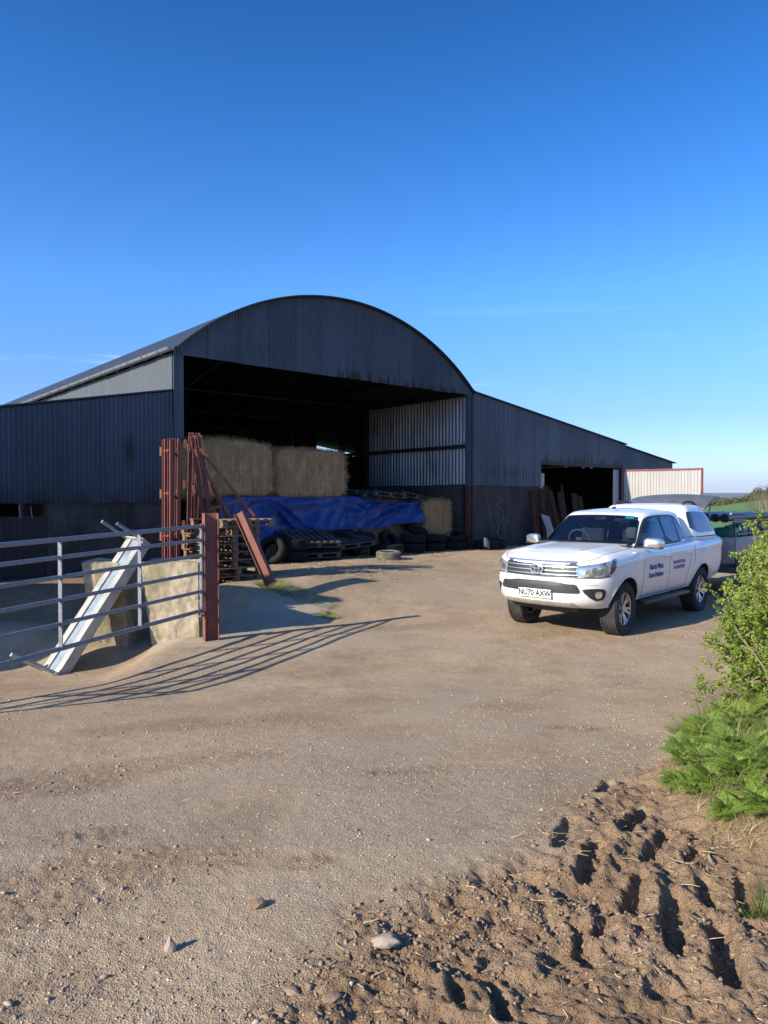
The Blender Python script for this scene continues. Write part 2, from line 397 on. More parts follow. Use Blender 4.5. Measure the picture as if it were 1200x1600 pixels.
# relief
roll = (fbm(X, Y, .5, 3) - .5) * .05 * sst((Y - 1) / 3) * (Y < 40)
fade = np.clip((7.0 - Y) / 3.5, 0, 1); fine = (fbm(X, Y, 19, 3, .6) - .5) * .010 * fade + (fbm(X, Y, 57, 2) - .5) * .006 * np.clip((4.5 - Y) / 2, 0, 1)
def lumps(f, X, Y, p=2.2):
    wx = X + (vnoise(X * f * 1.7, Y * f * 1.7) - .5) * .5 / f; wy = Y + (vnoise(X * f * 1.7 + 31, Y * f * 1.7 + 5) - .5) * .5 / f
    d1, d2, c = worley(wx, wy, f); return np.clip(1 - (d1 / .75) ** p, 0, 1) * np.clip((d2 - d1) * 4, 0, 1) ** .5 * (.25 + c)
nearm = near & (np.abs(X) < 8) & (Y < 14)
patchy = sst((fbm(X + 3, Y + 8, 1.8, 3) - .42) / .2); patch2 = sst((fbm(X + 13, Y - 8, 2.6, 3) - .42) / .2)
crisp = lambda f, o, g: np.abs(fbm(X, Y, f, o, g) - .5) * 2
def facet(f, X, Y):      # tilted angular plates, like broken clods
    wx = X + (vnoise(X * f * 2.1, Y * f * 2.1) - .5) * .45 / f; wy = Y + (vnoise(X * f * 2.1 + 31, Y * f * 2.1 + 5) - .5) * .45 / f
    d1, d2, c = worley(wx, wy, f); return (c - .5) * np.clip((d2 - d1) * 3.2, 0, 1) ** .4 + (np.sin(c * 40) * (wx * f % 1 - .5) + np.cos(c * 57) * (wy * f % 1 - .5)) * 0
clod = (fbm(X, Y, 1.4, 3) - .5) * .07 + (fbm(X, Y, 4.5, 5, .72) - .5) * .15 + facet(8, X, Y) * .034 * patchy + facet(19, X, Y) * .022 + facet(42, X, Y) * .010 * np.clip((5 - Y) / 2, .3, 1) + (fbm(X + 7, Y, 29, 4, .75) - .5) * .034 * np.clip((6 - Y) / 3, .2, 1)
Zr = Z + roll + fine * (1 - .3 * asph) + mud * clod * .85 + apron * .012
loose = sst((fbm(X + 2, Y + 7, 1.1, 4, .6) - .50) / .1) * (1 - mud) * (1 - asph * .5)
loose = np.maximum(loose * .5, bl_ * (1 - mud))
Zr += nearm * fade * (loose * ((fbm(X, Y, 26, 4, .7) - .45) * .022) + (1 - mud) * lumps(38., X + 4, Y, 3) * .002 * (.3 + patch2))
# lug prints of a tractor tyre pressed into the mud
lugs = [((938, 1240), (952, 1222), .050, .055), ((972, 1305), (1008, 1270), .055, .085), ((1012, 1340), (1042, 1305), .060, .10), ((1070, 1352), (1090, 1325), .05, .05),
        ((915, 1370), (935, 1318), .07, .11), ((985, 1425), (1003, 1368), .07, .11), ((1053, 1485), (1052, 1402), .07, .13), ((1142, 1532), (1128, 1445), .075, .13),
        ((1108, 1405), (1100, 1370), .055, .08), ((1166, 1420), (1160, 1365), .05, .09), ((870, 1325), (893, 1285), .05, .06), ((915, 1500), (905, 1450), .05, .07),
        ((790, 1590), (770, 1545), .045, .07), ((720, 1575), (712, 1545), .04, .06), ((1020, 1550), (1045, 1540), .05, .06), ((930, 1465), (948, 1440), .05, .06), ((845, 1395), (832, 1372), .05, .05)]
for a, b, wd, dp in lugs:
    a, b = g2(*a), g2(*b); d, t = seg_d(a, b, X, Y)
    wd = wd * .66; d = d + (fbm(X, Y, 11, 4, .65) - .5) * .036
    Zr -= dp * .60 * sst((wd - d) / (wd * .42)) * (.55 + .45 * np.sin(np.pi * np.clip(t, .08, .92))) * (d < wd)
    Zr += .012 * np.exp(-((d - wd * 1.5) / (wd * .6)) ** 2) * (d > wd * .6) * near
# slight rise of the bank under the plants on the right
bank = poly_sd([g2(1045, 1215), g2(1080, 1150), g2(1160, 1110), (4.2, 8.5), (7, 9), (7, 3), g2(1210, 1330), g2(1110, 1300)], X, Y)
bank = np.where(near, bank, 5); bk = sst((.20 - bank) / .6); Zr += bk * .26
grassm = sst((.05 - bank + (fbm(X, Y, 5, 3) - .5) * .3) / .2)
wheelless = ((X > 1.2) & (X < 7.5) & (Y > 9.5) & (Y < 17.5))
Zr = np.where(wheelless, np.minimum(Zr, Z + .012), Zr)
fieldm = sst((Y - 34) / 6)
def zmesh(x, y):
    i = min(max(int(np.searchsorted(gx, x)), 1), len(gx) - 1); j = min(max(int(np.searchsorted(gy, y)), 1), len(gy) - 1)
    u = (x - gx[i-1]) / (gx[i] - gx[i-1]); v = (y - gy[j-1]) / (gy[j] - gy[j-1])
    return float((Zr[i-1, j-1] * (1-u) + Zr[i, j-1] * u) * (1-v) + (Zr[i-1, j] * (1-u) + Zr[i, j] * u) * v)
def zmesh_a(x, y):
    i = np.clip(np.searchsorted(gx, x), 1, len(gx) - 1); j = np.clip(np.searchsorted(gy, y), 1, len(gy) - 1)
    u = (x - gx[i-1]) / (gx[i] - gx[i-1]); v = (y - gy[j-1]) / (gy[j] - gy[j-1])
    return (Zr[i-1, j-1] * (1-u) + Zr[i, j-1] * u) * (1-v) + (Zr[i-1, j] * (1-u) + Zr[i, j] * u) * v
def mask_at(A, x, y):
    i = np.clip(np.searchsorted(gx, x), 0, len(gx) - 1); j = np.clip(np.searchsorted(gy, y), 0, len(gy) - 1); return A[i, j]

def m_ground():
    t = NT('yard_ground'); v = t.coord('Object')
    n1 = t.noise(v, 1.3, 8, .65); n2 = t.noise(v, 9, 8, .7); n3 = t.noise(v, 70, 6, .75); n4 = t.noise(v, 2.6, 6, .6, .6)
    dirt_c = t.ramp(n1, [(.3, (.37, .255, .15)), (.5, (.50, .37, .24)), (.7, (.62, .475, .32))])
    dirt_c = t.mix(t.ramp(n2, [(.42, 0), (.7, .55)]), dirt_c, (.24, .165, .10))
    asp_c = t.ramp(n3, [(.3, (.31, .235, .155)), (.5, (.48, .38, .26)), (.68, (.66, .54, .39))])
    mfac = t.math('ADD', t.attr('asph'), t.math('MULTIPLY', t.math('SUBTRACT', n4, .5), 1.2))
    c = t.mix(t.ramp(mfac, [(.15, 0), (.75, .85)]), dirt_c, asp_c)
    grit = t.n('ShaderNodeTexVoronoi', feature='F1'); grit.inputs['Scale'].default_value = 110; t.l(v, grit.inputs['Vector'])
    c = t.mix(t.ramp(grit.outputs['Distance'], [(.0, .0), (.35, .0), (.62, .5)]), c, (.16, .125, .09))
    gr2 = t.math('MULTIPLY', t.ramp(grit.outputs['Color'], [(.80, 0), (.86, 1)]), t.ramp(grit.outputs['Distance'], [(.22, 1), (.34, 0)]))
    c = t.mix(t.math('MULTIPLY', gr2, .6), c, (.46, .42, .36))
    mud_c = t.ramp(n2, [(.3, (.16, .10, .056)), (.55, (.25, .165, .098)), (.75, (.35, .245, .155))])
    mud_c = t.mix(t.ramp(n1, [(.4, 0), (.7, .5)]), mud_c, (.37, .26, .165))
    pt = t.noise(v, .55, 5, .6, .8); c = t.mix(t.ramp(pt, [(.42, 0), (.62, .5)]), c, t.mix(.5, (.50, .37, .23), dirt_c)); pg = t.noise(t.coord('Object', (1.2, .7, 1)), 1.1, 6, .65); c = t.mix(t.ramp(pg, [(.55, 0), (.68, .4)]), c, (.22, .155, .10)); c = t.mix(t.attr('mud'), c, mud_c)  # mud attribute holds real mud and the painted shade behind the blocks
    lo_c = t.ramp(n2, [(.35, (.19, .125, .073)), (.65, (.33, .225, .14))])
    c = t.mix(t.math('MULTIPLY', t.attr('loose'), t.ramp(t.noise(v, 5, 6, .7), [(.35, .2), (.65, .8)])), c, lo_c)
    con = t.ramp(n1, [(.3, (.34, .28, .21)), (.7, (.46, .385, .29))])
    con = t.mix(t.ramp(n2, [(.45, 0), (.7, .45)]), con, (.24, .20, .15))
    c = t.mix(t.attr('apron'), c, con)
    c = t.mix(t.math('MULTIPLY', t.attr('grass'), .8), c, (.045, .06, .02))
    c = t.mix(t.attr('field'), c, t.ramp(n1, [(.3, (.07, .14, .03)), (.7, (.10, .18, .04))]))
    t.set(c, .95, 0, .15)
    b = t.bump(n3, .8, .012); b = t.bump(n2, .6, .02, b); t.bump(t.ramp(grit.outputs['Distance'], [(.15, 1), (.5, 0)]), .7, .008, b)
    return t.m
M['ground'] = m_ground()
V = np.stack([X, Y, Zr], -1).reshape(-1, 3)
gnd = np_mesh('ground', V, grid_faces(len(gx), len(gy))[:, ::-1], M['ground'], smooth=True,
              attrs={'mud': np.maximum(mud, sst((-2.9 - X) / .5) * sst((Y - 10.1) / .4) * (Y < 16)).ravel(), 'asph': asph.ravel(), 'apron': apron.ravel(), 'loose': np.maximum(loose * dirt * .6, bl_ * (1 - mud)).ravel(), 'grass': grassm.ravel(), 'field': fieldm.ravel()})  # mud colour is also painted behind the blocks, to deepen the shade there
tag(gnd, 'rutted tan farmyard of dried mud, gravel and worn tarmac', 'ground', kind='structure')
# ================================================================ BARN
def corr(name, P, N, s0, s1, zb, zt, m, parent, pitch=.0762, amp=.009, rows=3, sheet=.76, stain=None, jit=.006, bj=.02):
    """corrugated sheeting: P(s,z)->Vector, N outward normal; zb, zt functions of s"""
    n = int((s1 - s0) / pitch * 6) + 1; ss = np.linspace(s0, s1, n); N = Vector(N)
    k = np.floor(ss / sheet).astype(int); rr = np.random.default_rng(int(abs(s0 * 31 + s1 * 7) * 10) + 5)
    ks = {q: (rr.normal() * jit, rr.random() * bj) for q in set(k.tolist())}
    V = []; ST = []
    for i, s in enumerate(ss):
        off = amp * math.sin(2 * math.pi * s / pitch) + ks[int(k[i])][0]; b = zb(s) + ks[int(k[i])][1]; t = zt(s)
        for j in range(rows):
            f = j / (rows - 1); z = b + (t - b) * f; o = off + .004 * math.sin(s * 3.1 + z * 2.3)
            V.append(P(s, z) + N * o); ST.append(stain(s, z, b) if stain else 0)
    return np_mesh(name, np.array([tuple(v) for v in V]), grid_faces(n, rows), m, parent, True, {'stain': np.array(ST)})
# stains read from the sheets' own stain attribute
def m_stained(name, src, col):
    m = M[src].copy(); m.name = name; nt = m.node_tree; b = nt.nodes['Principled BSDF']
    l = b.inputs['Base Color'].links[0].from_socket
    at = nt.nodes.new('ShaderNodeAttribute'); at.attribute_name = 'stain'; mx = nt.nodes.new('ShaderNodeMix'); mx.data_type = 'RGBA'
    nt.links.new(at.outputs['Fac'], mx.inputs[0]); nt.links.new(l, mx.inputs[6]); mx.inputs[7].default_value = (*col, 1)
    nt.links.new(mx.outputs[2], b.inputs['Base Color']); return m
M['slate_st'] = m_stained('stained_slate_sheet', 'slate', (.012, .009, .008))
barn = empty('hay_barn', B(0, 0, 0), label='large dark blue-grey corrugated barn with an arched roof and an open front', cat='barn')
bx0 = Vector(B(0, 0, 0))
def bp(o):      # parts are built in world space and hung on the barn
    o.parent = barn; o.matrix_parent_inverse = Matrix.Translation(-bx0); return o
EZ, SPAN = 5.12, 9.13; Rr = (4.565 ** 2 + 1.8 ** 2) / 3.6
arch = lambda s: EZ + math.sqrt(max(Rr ** 2 - (s - 4.565) ** 2, 0)) - (Rr - 1.8)
nF = (-NI.x, -NI.y, 0)
nrs = np.random.default_rng(3); sp = [(nrs.uniform(3.9, 8.6), nrs.uniform(.025, .09), nrs.uniform(.08, .42)) for _ in range(30)] + [(6.3, .03, 1.3), (7.15, .02, 1.0), (5.25, .02, .7)]
_sr = np.random.default_rng(14).random(400)
def sheet_tone(s, z, k=0, wdt=.76):      # every sheet has faded differently; laps and fixing rows show
    i = int(math.floor(s / wdt)) + 40 + k; f = (s / wdt) % 1; v = .34 * float(_sr[i % 400]) ** 2
    if f < .02 or f > .985: v = max(v, .32)
    return v
def st_g(s, z, b):
    v = sheet_tone(s, z)
    for c, w_, h in sp:
        if abs(s - c) < w_ and z - b < h: v = max(v, (1 - (z - b) / h) * (1 if h < .6 else .75))
    return min(1, v * 1.3)
bp(corr('gable_cladding', lambda s, z: B(s, -.02, z), nF, -.02, SPAN + .02, lambda s: 4.99, lambda s: arch(min(max(s, 0), SPAN)) - .02, M['slate_st'], None, rows=24, stain=st_g, amp=.014))
# arched roof with its own thickness
nS = 60; V = []; mm = [-.16, -.1] + list(np.linspace(.5, 22, 24))
for i in range(nS + 1):
    s = -.12 + (SPAN + .24) * i / nS; sc = min(max(s, 0), SPAN); z = arch(sc) - (.05 if s != sc else 0)
    for m_ in mm: V.append(B(s, m_, z + .015))
for i in range(nS + 1):
    s = -.12 + (SPAN + .24) * i / nS; sc = min(max(s, 0), SPAN); z = arch(sc) - (.05 if s != sc else 0)
    for m_ in mm: V.append(B(s, m_, z - .015))
nm = len(mm); F = [tuple(f) for f in grid_faces(nS + 1, nm)]; o_ = (nS + 1) * nm
F += [tuple(x + o_ for x in f[::-1]) for f in F]
for i in range(nS): F += [(i * nm, (i + 1) * nm, o_ + (i + 1) * nm, o_ + i * nm)]
for j in range(nm - 1): F += [(j, j + 1, o_ + j + 1, o_ + j), (nS * nm + j, nS * nm + j + 1, o_ + nS * nm + j + 1, o_ + nS * nm + j)]
bp(np_mesh('roof', np.array([tuple(v) for v in V]), np.array(F), M['roofdark'], None, False))
# left side sheets above the lean-to, sunlit
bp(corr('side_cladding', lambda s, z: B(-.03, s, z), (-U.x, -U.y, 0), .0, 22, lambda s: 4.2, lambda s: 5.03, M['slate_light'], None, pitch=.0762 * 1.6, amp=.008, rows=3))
g = MB(); pr = []
for k in range(9): a = math.pi + math.pi * k / 8; pr.append((.075 * math.cos(a), .075 * math.sin(a)))
for k in range(9): a = -math.pi * k / 8; pr.append((.062 * math.cos(a), .062 * math.sin(a)))
g.prism(B(-.15, -.2, 5.10), B(-.15, 22, 5.10), pr); gut = bp(g.build('gutter', M['gutter'], smooth=True))
for k in range(26):
    g = MB(); m_ = .3 + k * .85; g.box(B(-.15, m_, 5.06), (.03, .03, .10)); g.tube([B(-.15 + .085 * math.cos(a), m_, 5.10 + .085 * math.sin(a)) for a in np.linspace(math.pi, 2 * math.pi, 8)], .012, 6)
    bp(g.build('gutter_bracket', M['gutter']))
# lean-to on the left: dark front sheets, sloping roof
ltop = lambda s: 4.23 + .19 * s
def st_l(s, z, b):
    d1 = math.exp(-(((s + .95) / .10) ** 2 + ((z - b - 1.05) / .28) ** 2)); h = z - b
    return min(1, sheet_tone(s, z, 60) * .8 + .85 * d1 + max(0, .35 - h) * 1.2 * (0.5 + .5 * math.sin(s * 9)) + max(0, .6 - h) * .6)
bp(corr('left_wing_cladding', lambda s, z: B(s, -.02, z), nF, -9.0, -.02, lambda s: 1.89, ltop, M['slate_st'], None, rows=28, stain=st_l, amp=.020, pitch=.088))
g = MB(); 
for a, b in ((-9.1, -.05),): g.add([B(a, -.06, ltop(a) + .02), B(b, -.06, ltop(b) + .02), B(b, 20, ltop(b) + .02), B(a, 20, ltop(a) + .02), B(a, -.06, ltop(a) + .05), B(b, -.06, ltop(b) + .05), B(b, 20, ltop(b) + .05), B(a, 20, ltop(a) + .05)],
    [(0, 1, 2, 3), (4, 7, 6, 5), (0, 4, 5, 1), (1, 5, 6, 2), (2, 6, 7, 3), (3, 7, 4, 0)])
bp(g.build('left_wing_roof', M['roofdark']))
def wallbox(name, s0, s1, m0, m1, z0, z1, m):
    g = MB(); c = B((s0 + s1) / 2, (m0 + m1) / 2, (z0 + z1) / 2)
    g.box(c, (s1 - s0, m1 - m0, z1 - z0), Matrix(((U.x, NI.x, 0), (U.y, NI.y, 0), (0, 0, 1)))); return bp(g.build(name, m))
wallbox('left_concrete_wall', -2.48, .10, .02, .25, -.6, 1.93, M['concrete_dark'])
bp(corr('left_door', lambda s, z: B(s, .05, z), nF, -6.5, -2.5, lambda s: -.3, lambda s: 1.66, M['darkmetal'], None, pitch=.1, amp=.012))
for s in (-2.75, -2.95, -3.42, -3.66, -4.1, -4.5):
    g = MB(); g.tube([B(s, .02, 1.62), B(s - .03, .02, 1.84)], .009, 6); bp(g.build('door_bar', M['galvtube']))
# right wing
rtop = lambda s: 5.11 - .1355 * (s - SPAN)
seam = [SPAN + .75 * k for k in range(1, 17)]
def st_r(s, z, b):
    v = sheet_tone(s, z, 120, .75) * .8
    for q in seam:
        if abs(s - q) < .014: v = .65
    h = z - b
    if 12.5 < s < 17.3 and h < .35: v = max(v, (1 - h / .35) * (1 if vnoise(np.array(s * 5.), np.array(.3)) > .52 else .25))
    if 14.6 < s < 15.7 and h < .5: v = max(v, (1 - h / .5) * (1 if vnoise(np.array(s * 11.), np.array(.7)) > .45 else .2))
    if s < 12.5 and h < .75 and vnoise(np.array(s * 7.), np.array(.9)) > .72: v = max(v, .6 * (1 - abs(h - .4) / .35))
    return max(0, v)
KW = dict(pitch=.1524, amp=.006, rows=26, stain=st_r, sheet=.75, jit=.004)
bp(corr('right_wing_cladding', lambda s, z: B(s, -.02, z), nF, SPAN + .13, 12.5, lambda s: 2.36, rtop, M['slate_st'], None, **KW))
bp(corr('right_wing_cladding', lambda s, z: B(s, -.02, z), nF, 12.5, 17.3, lambda s: 3.18, rtop, M['slate_st'], None, **KW))
bp(corr('right_wing_cladding', lambda s, z: B(s, -.02, z), nF, 17.3, 17.62, lambda s: 2.4, rtop, M['slate_st'], None, **KW))
bp(corr('right_wing_cladding', lambda s, z: B(s, .12, z), nF, 17.62, 21.4, lambda s: 2.4, lambda s: rtop(s) - .03, M['slate'], None, **KW))
def slab_roof(name, s0, s1, m0, m1, f, th=.03):
    g = MB(); g.add([B(s, m_, f(s) + dz) for dz in (0, th) for s, m_ in ((s0, m0), (s1, m0), (s1, m1), (s0, m1))],
                    [(0, 1, 2, 3), (4, 7, 6, 5), (0, 4, 5, 1), (1, 5, 6, 2), (2, 6, 7, 3), (3, 7, 4, 0)]); return bp(g.build(name, M['roofdark']))
slab_roof('right_wing_roof', SPAN + .16, 17.62, -.09, 14, lambda s: rtop(s) + .012); slab_roof('right_wing_roof', 17.62, 21.55, .03, 14, lambda s: rtop(s) - .02)
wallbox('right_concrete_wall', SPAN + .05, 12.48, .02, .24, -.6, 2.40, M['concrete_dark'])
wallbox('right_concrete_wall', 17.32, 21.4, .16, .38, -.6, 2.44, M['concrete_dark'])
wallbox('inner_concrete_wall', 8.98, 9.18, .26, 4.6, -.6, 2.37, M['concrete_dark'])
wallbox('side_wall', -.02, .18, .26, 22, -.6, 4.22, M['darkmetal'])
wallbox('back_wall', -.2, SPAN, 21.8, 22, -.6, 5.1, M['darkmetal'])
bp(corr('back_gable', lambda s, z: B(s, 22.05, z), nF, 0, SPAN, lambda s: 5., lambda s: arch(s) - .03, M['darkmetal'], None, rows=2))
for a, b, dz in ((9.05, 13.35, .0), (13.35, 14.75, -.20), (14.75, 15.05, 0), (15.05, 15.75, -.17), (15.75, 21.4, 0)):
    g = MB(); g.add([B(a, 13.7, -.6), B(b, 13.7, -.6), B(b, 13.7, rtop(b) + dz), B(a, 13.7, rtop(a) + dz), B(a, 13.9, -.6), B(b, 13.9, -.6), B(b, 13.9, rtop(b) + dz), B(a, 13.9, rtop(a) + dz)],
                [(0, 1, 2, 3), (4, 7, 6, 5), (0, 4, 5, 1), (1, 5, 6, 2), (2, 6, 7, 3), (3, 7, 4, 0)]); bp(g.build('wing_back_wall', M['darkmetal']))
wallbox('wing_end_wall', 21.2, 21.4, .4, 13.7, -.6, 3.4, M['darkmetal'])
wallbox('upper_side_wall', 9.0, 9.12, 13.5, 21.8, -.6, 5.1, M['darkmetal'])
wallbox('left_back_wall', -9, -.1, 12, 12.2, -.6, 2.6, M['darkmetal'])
# galvanised lining of the right side, seen through the open front
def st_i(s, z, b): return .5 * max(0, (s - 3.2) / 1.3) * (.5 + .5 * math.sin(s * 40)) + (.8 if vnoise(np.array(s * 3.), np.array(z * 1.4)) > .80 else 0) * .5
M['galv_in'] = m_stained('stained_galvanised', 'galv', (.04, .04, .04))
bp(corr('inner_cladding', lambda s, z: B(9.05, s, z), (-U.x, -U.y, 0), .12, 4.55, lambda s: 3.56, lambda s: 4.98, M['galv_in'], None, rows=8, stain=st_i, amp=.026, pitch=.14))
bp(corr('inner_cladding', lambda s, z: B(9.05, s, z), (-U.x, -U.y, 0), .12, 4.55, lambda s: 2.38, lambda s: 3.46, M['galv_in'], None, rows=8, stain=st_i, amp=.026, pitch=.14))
g = MB(); g.bar(B(8.97, .05, 3.51), B(8.97, 14, 3.51), .1, .1); bp(g.build('girt', M['darkmetal']))
g = MB(); g.bar(B(8.97, .05, 5.03), B(8.97, 22, 5.03), .1, .14); bp(g.build('eaves_beam', M['darkmetal']))
# posts of the front
g = MB(); g.box(B(.12, .06, 4.15), (.22, .10, 1.76), Matrix(((U.x, NI.x, 0), (U.y, NI.y, 0), (0, 0, 1)))); bp(g.build('corner_post', M['slate']))
g = MB(); g.box(B(-.0, -.045, 4.35), (.05, .03, 1.5), Matrix(((U.x, NI.x, 0), (U.y, NI.y, 0), (0, 0, 1)))); bp(g.build('corner_flashing', M['slate']))
g = MB(); g.ibeam(B(9.08, -.03, 2.35), B(9.08, -.03, 5.0), .16, .15, .012, up=(U.x, U.y, 0)); bp(g.build('front_post', M['slate']))
g = MB(); g.ibeam(B(9.08, -.03, -.3), B(9.08, -.03, 2.35), .16, .15, .012, up=(U.x, U.y, 0)); bp(g.build('front_post', M['rust']))
for m_ in (4.6, 9.2, 13.9):
    for s in (.12, 9.0):
        g = MB(); g.ibeam(B(s, m_, -.2), B(s, m_, 5.05), .16, .15, .012, up=(U.x, U.y, 0)); bp(g.build('inner_post', M['darkmetal']))
    g = MB(); g.tube([B(s, m_, arch(s) - .12) for s in np.linspace(.1, 9.0, 24)], .06, 6); g.bar(B(.1, m_, 5.05), B(9.0, m_, 5.05), .05, .05)
    for s0, s1 in ((2.4, 4.56), (4.56, 6.7)): g.bar(B(s0, m_, 5.05 if s0 < 4 else arch(4.56) - .15), B(s1, m_, arch(4.56) - .15 if s0 < 4 else 5.05), .04, .04)
    bp(g.build('roof_truss', M['darkmetal']))
for s in np.linspace(.8, 8.4, 7):
    g = MB(); g.bar(B(s, .1, arch(s) - .09), B(s, 21.8, arch(s) - .09), .06, .08); bp(g.build('purlin', M['darkmetal']))
# doorway of the right wing
bp(corr('doorway_strip', lambda s, z: B(s, .05, z), nF, 12.5, 12.76, lambda s: 2.0, lambda s: 2.80, M['galv_door'], None, jit=0))
bp(corr('doorway_strip', lambda s, z: B(s, .05, z), nF, 16.86, 17.28, lambda s: .4, lambda s: 3.03, M['galv_door'], None, jit=0))
g = MB(); g.bar(B(12.5, .0, 3.14), B(17.4, .0, 3.14), .08, .12); g.bar(B(17.33, 0.02, .3), B(17.33, .02, 3.1), .1, .1); bp(g.build('door_lintel', M['darkmetal']))
for q in (13.9, 14.9, 15.4):
    g = MB(); g.tube([B(q, .06, 3.06), B(q + .14, .06, 3.05)], .025, 8); bp(g.build('door_roller', M['galvtube']))
hinge = Vector((8.72, 26.0)); tip = Vector((10.92, 24.4)); dd = (tip - hinge); L = dd.length; dd.normalize(); dn = Vector((-dd.y, dd.x)) * -1
leaf = bp(corr('yard_door', lambda s, z: Vector((hinge.x + dd.x * s, hinge.y + dd.y * s, z)), (dn.x, dn.y, 0), .06, L - .06, lambda s: .25, lambda s: 2.98, M['galv_door'], None, pitch=.105, amp=.018, rows=3, jit=.002, bj=0))
g = MB(); P3 = lambda s, z, o=0: Vector((hinge.x + dd.x * s + dn.x * o, hinge.y + dd.y * s + dn.y * o, z))
for a, b in (((0, .2), (0, 3.03)), ((L, .2), (L, 3.03)), ((.03, 3.0), (L - .03, 3.0)), ((.03, .25), (L - .03, .25))):
    g.bar(P3(*a), P3(*b), .06, .06)
fr = bp(g.build('yard_door_frame', M['redoxide'])); 
g = MB(); g.bar(P3(.03, 1.62, .05), P3(L - .03, 1.62, .05), .06, .05); bp(g.build('yard_door_rail', M['darkmetal']))

# climbing plant dead on the concrete
def branchy(name, base, n, h, mat_, spread, rr, parent=None, r0=.012, N=Vector((0, -1, 0)), T=Vector((1, 0, 0))):
    g = MB()
    for k in range(n):
        p = Vector(base) + T * rr.uniform(-spread, spread) * .3; d = Vector((0, 0, 1)) + T * rr.uniform(-.5, .5); pts = [p]
        for j in range(9):
            d = (d + T * rr.uniform(-.35, .35) + Vector((0, 0, .15))).normalized(); p = p + d * h / 9 * rr.uniform(.7, 1.1); pts.append(p)
        g.tube(pts, [r0 * (1 - j / 11) for j in range(len(pts))], 5)
        for q in range(4):
            i = rr.randint(2, 7); p2 = pts[i]; d2 = (T * rr.choice((-1, 1)) + Vector((0, 0, rr.uniform(.4, 1.3)))).normalized(); pp = [p2]
            for j in range(4): d2 = (d2 + T * rr.uniform(-.3, .3)).normalized(); p2 = p2 + d2 * h * .06; pp.append(p2)
            g.tube(pp, [r0 * .5, r0 * .45, r0 * .35, r0 * .3, r0 * .2], 4)
    return g.build(name, mat_, parent)
rr = random.Random(4)
M['deadwood'] = mat_simple('pale_dead_stems', (.13, .12, .105), .9, 0, .3, 20)
cl = branchy('climbing_plant', B(10.35, -.03, .5), 7, 1.75, M['deadwood'], .8, rr, T=Vector((U.x, U.y, 0)))
tag(cl, 'bare pale climbing stems on the dark concrete wall right of the barn post', 'climber')

# ================================================================ RETAINING WALL, GATE POST, GATE
g = MB(); nx, nz = 34, 14; V = []
wx0, wx1, wy = -5.6, -2.50, 10.0
for (x0, x1, nm_) in ((-5.6, -3.82, 'pale'), (-3.79, -2.50, 'pale')):
    pass
def rough_block(name, x0, x1, y0, y1, z0, z1, m, jit=.012, n=26, lab=None):
    bm = bmesh.new(); bmesh.ops.create_cube(bm, size=1)
    for v in bm.verts: v.co = ((x0 + x1) / 2 + v.co.x * (x1 - x0), (y0 + y1) / 2 + v.co.y * (y1 - y0), (z0 + z1) / 2 + v.co.z * (z1 - z0))
    bmesh.ops.bevel(bm, geom=list(bm.edges), offset=.02, segments=2, affect='EDGES')
    bmesh.ops.subdivide_edges(bm, edges=[e for e in bm.edges if e.calc_length() > .15], cuts=n, use_grid_fill=True)
    for v in bm.verts:
        c = v.co; k = float(fbm(np.array(c.x * 1. + c.y), np.array(c.z * 1.3 + c.y * .7), 5, 4)) - .5
        v.co += Vector((k * .5, -k * 1.6, k)) * jit
    me = bpy.data.meshes.new(name); bm.to_mesh(me); bm.free(); me.shade_smooth(); me.set_sharp_from_angle(angle=R(45)); return link(name, me, m)
M['concrete_wall'] = m_concrete('algae_stained_concrete', (.32, .265, .185), (.47, .40, .29), .5, .6)
def block(name, px, D, depth, lab, seed):
    pts = [W(a, b, D) for a, b in px]; bm = bmesh.new(); f_ = bm.faces.new([bm.verts.new(p) for p in pts]); ex = bmesh.ops.extrude_face_region(bm, geom=[f_])
    bmesh.ops.translate(bm, verts=[v for v in ex['geom'] if isinstance(v, bmesh.types.BMVert)], vec=(.04, depth, .02)); bmesh.ops.recalc_face_normals(bm, faces=bm.faces)
    bmesh.ops.bevel(bm, geom=list(bm.edges), offset=.018, segments=2, affect='EDGES'); bmesh.ops.subdivide_edges(bm, edges=[e for e in bm.edges if e.calc_length() > .2], cuts=34, use_grid_fill=True)
    for v in bm.verts:
        c = v.co; k = float(fbm(np.array(c.x + c.y + seed), np.array(c.z * 1.2 + c.y * .7), 4, 5)) - .5; k2 = float(fbm(np.array(c.x * 3 + seed), np.array(c.z * 3.), 6, 3)) - .5; v.co += Vector((k * .05, -k * .09 - k2 * .025, k * .06))
        if abs(c.z - .52 - .05 * math.sin(c.x * 4)) < .012 and c.x > -3.0: v.co.y += .012
    me = bpy.data.meshes.new(name); bm.to_mesh(me); bm.free(); me.shade_smooth(); me.set_sharp_from_angle(angle=R(40)); return tag(link(name, me, M['concrete_wall']), lab, 'concrete block')
block('concrete_block', [(217, 879), (311, 880), (314, 1030), (243, 1050)], 10.0, .45, 'pale cracked concrete block between the gate post and the dark gap', 1)
block('concrete_block', [(126, 878), (192, 882), (201, 1055), (150, 1060)], 10.05, .45, 'green-stained concrete block behind the leaning pale channel', 5)
sw = rough_block('shade_wall', -12, -6.80, 8.0, 8.22, -.9, 3.9, M['concrete_wall'], .01, 20)  # unseen wall, added to cast shade on the low ground behind the blocks
tag(sw, 'unseen concrete wall added outside the left edge to shade the ground behind the blocks', 'wall')
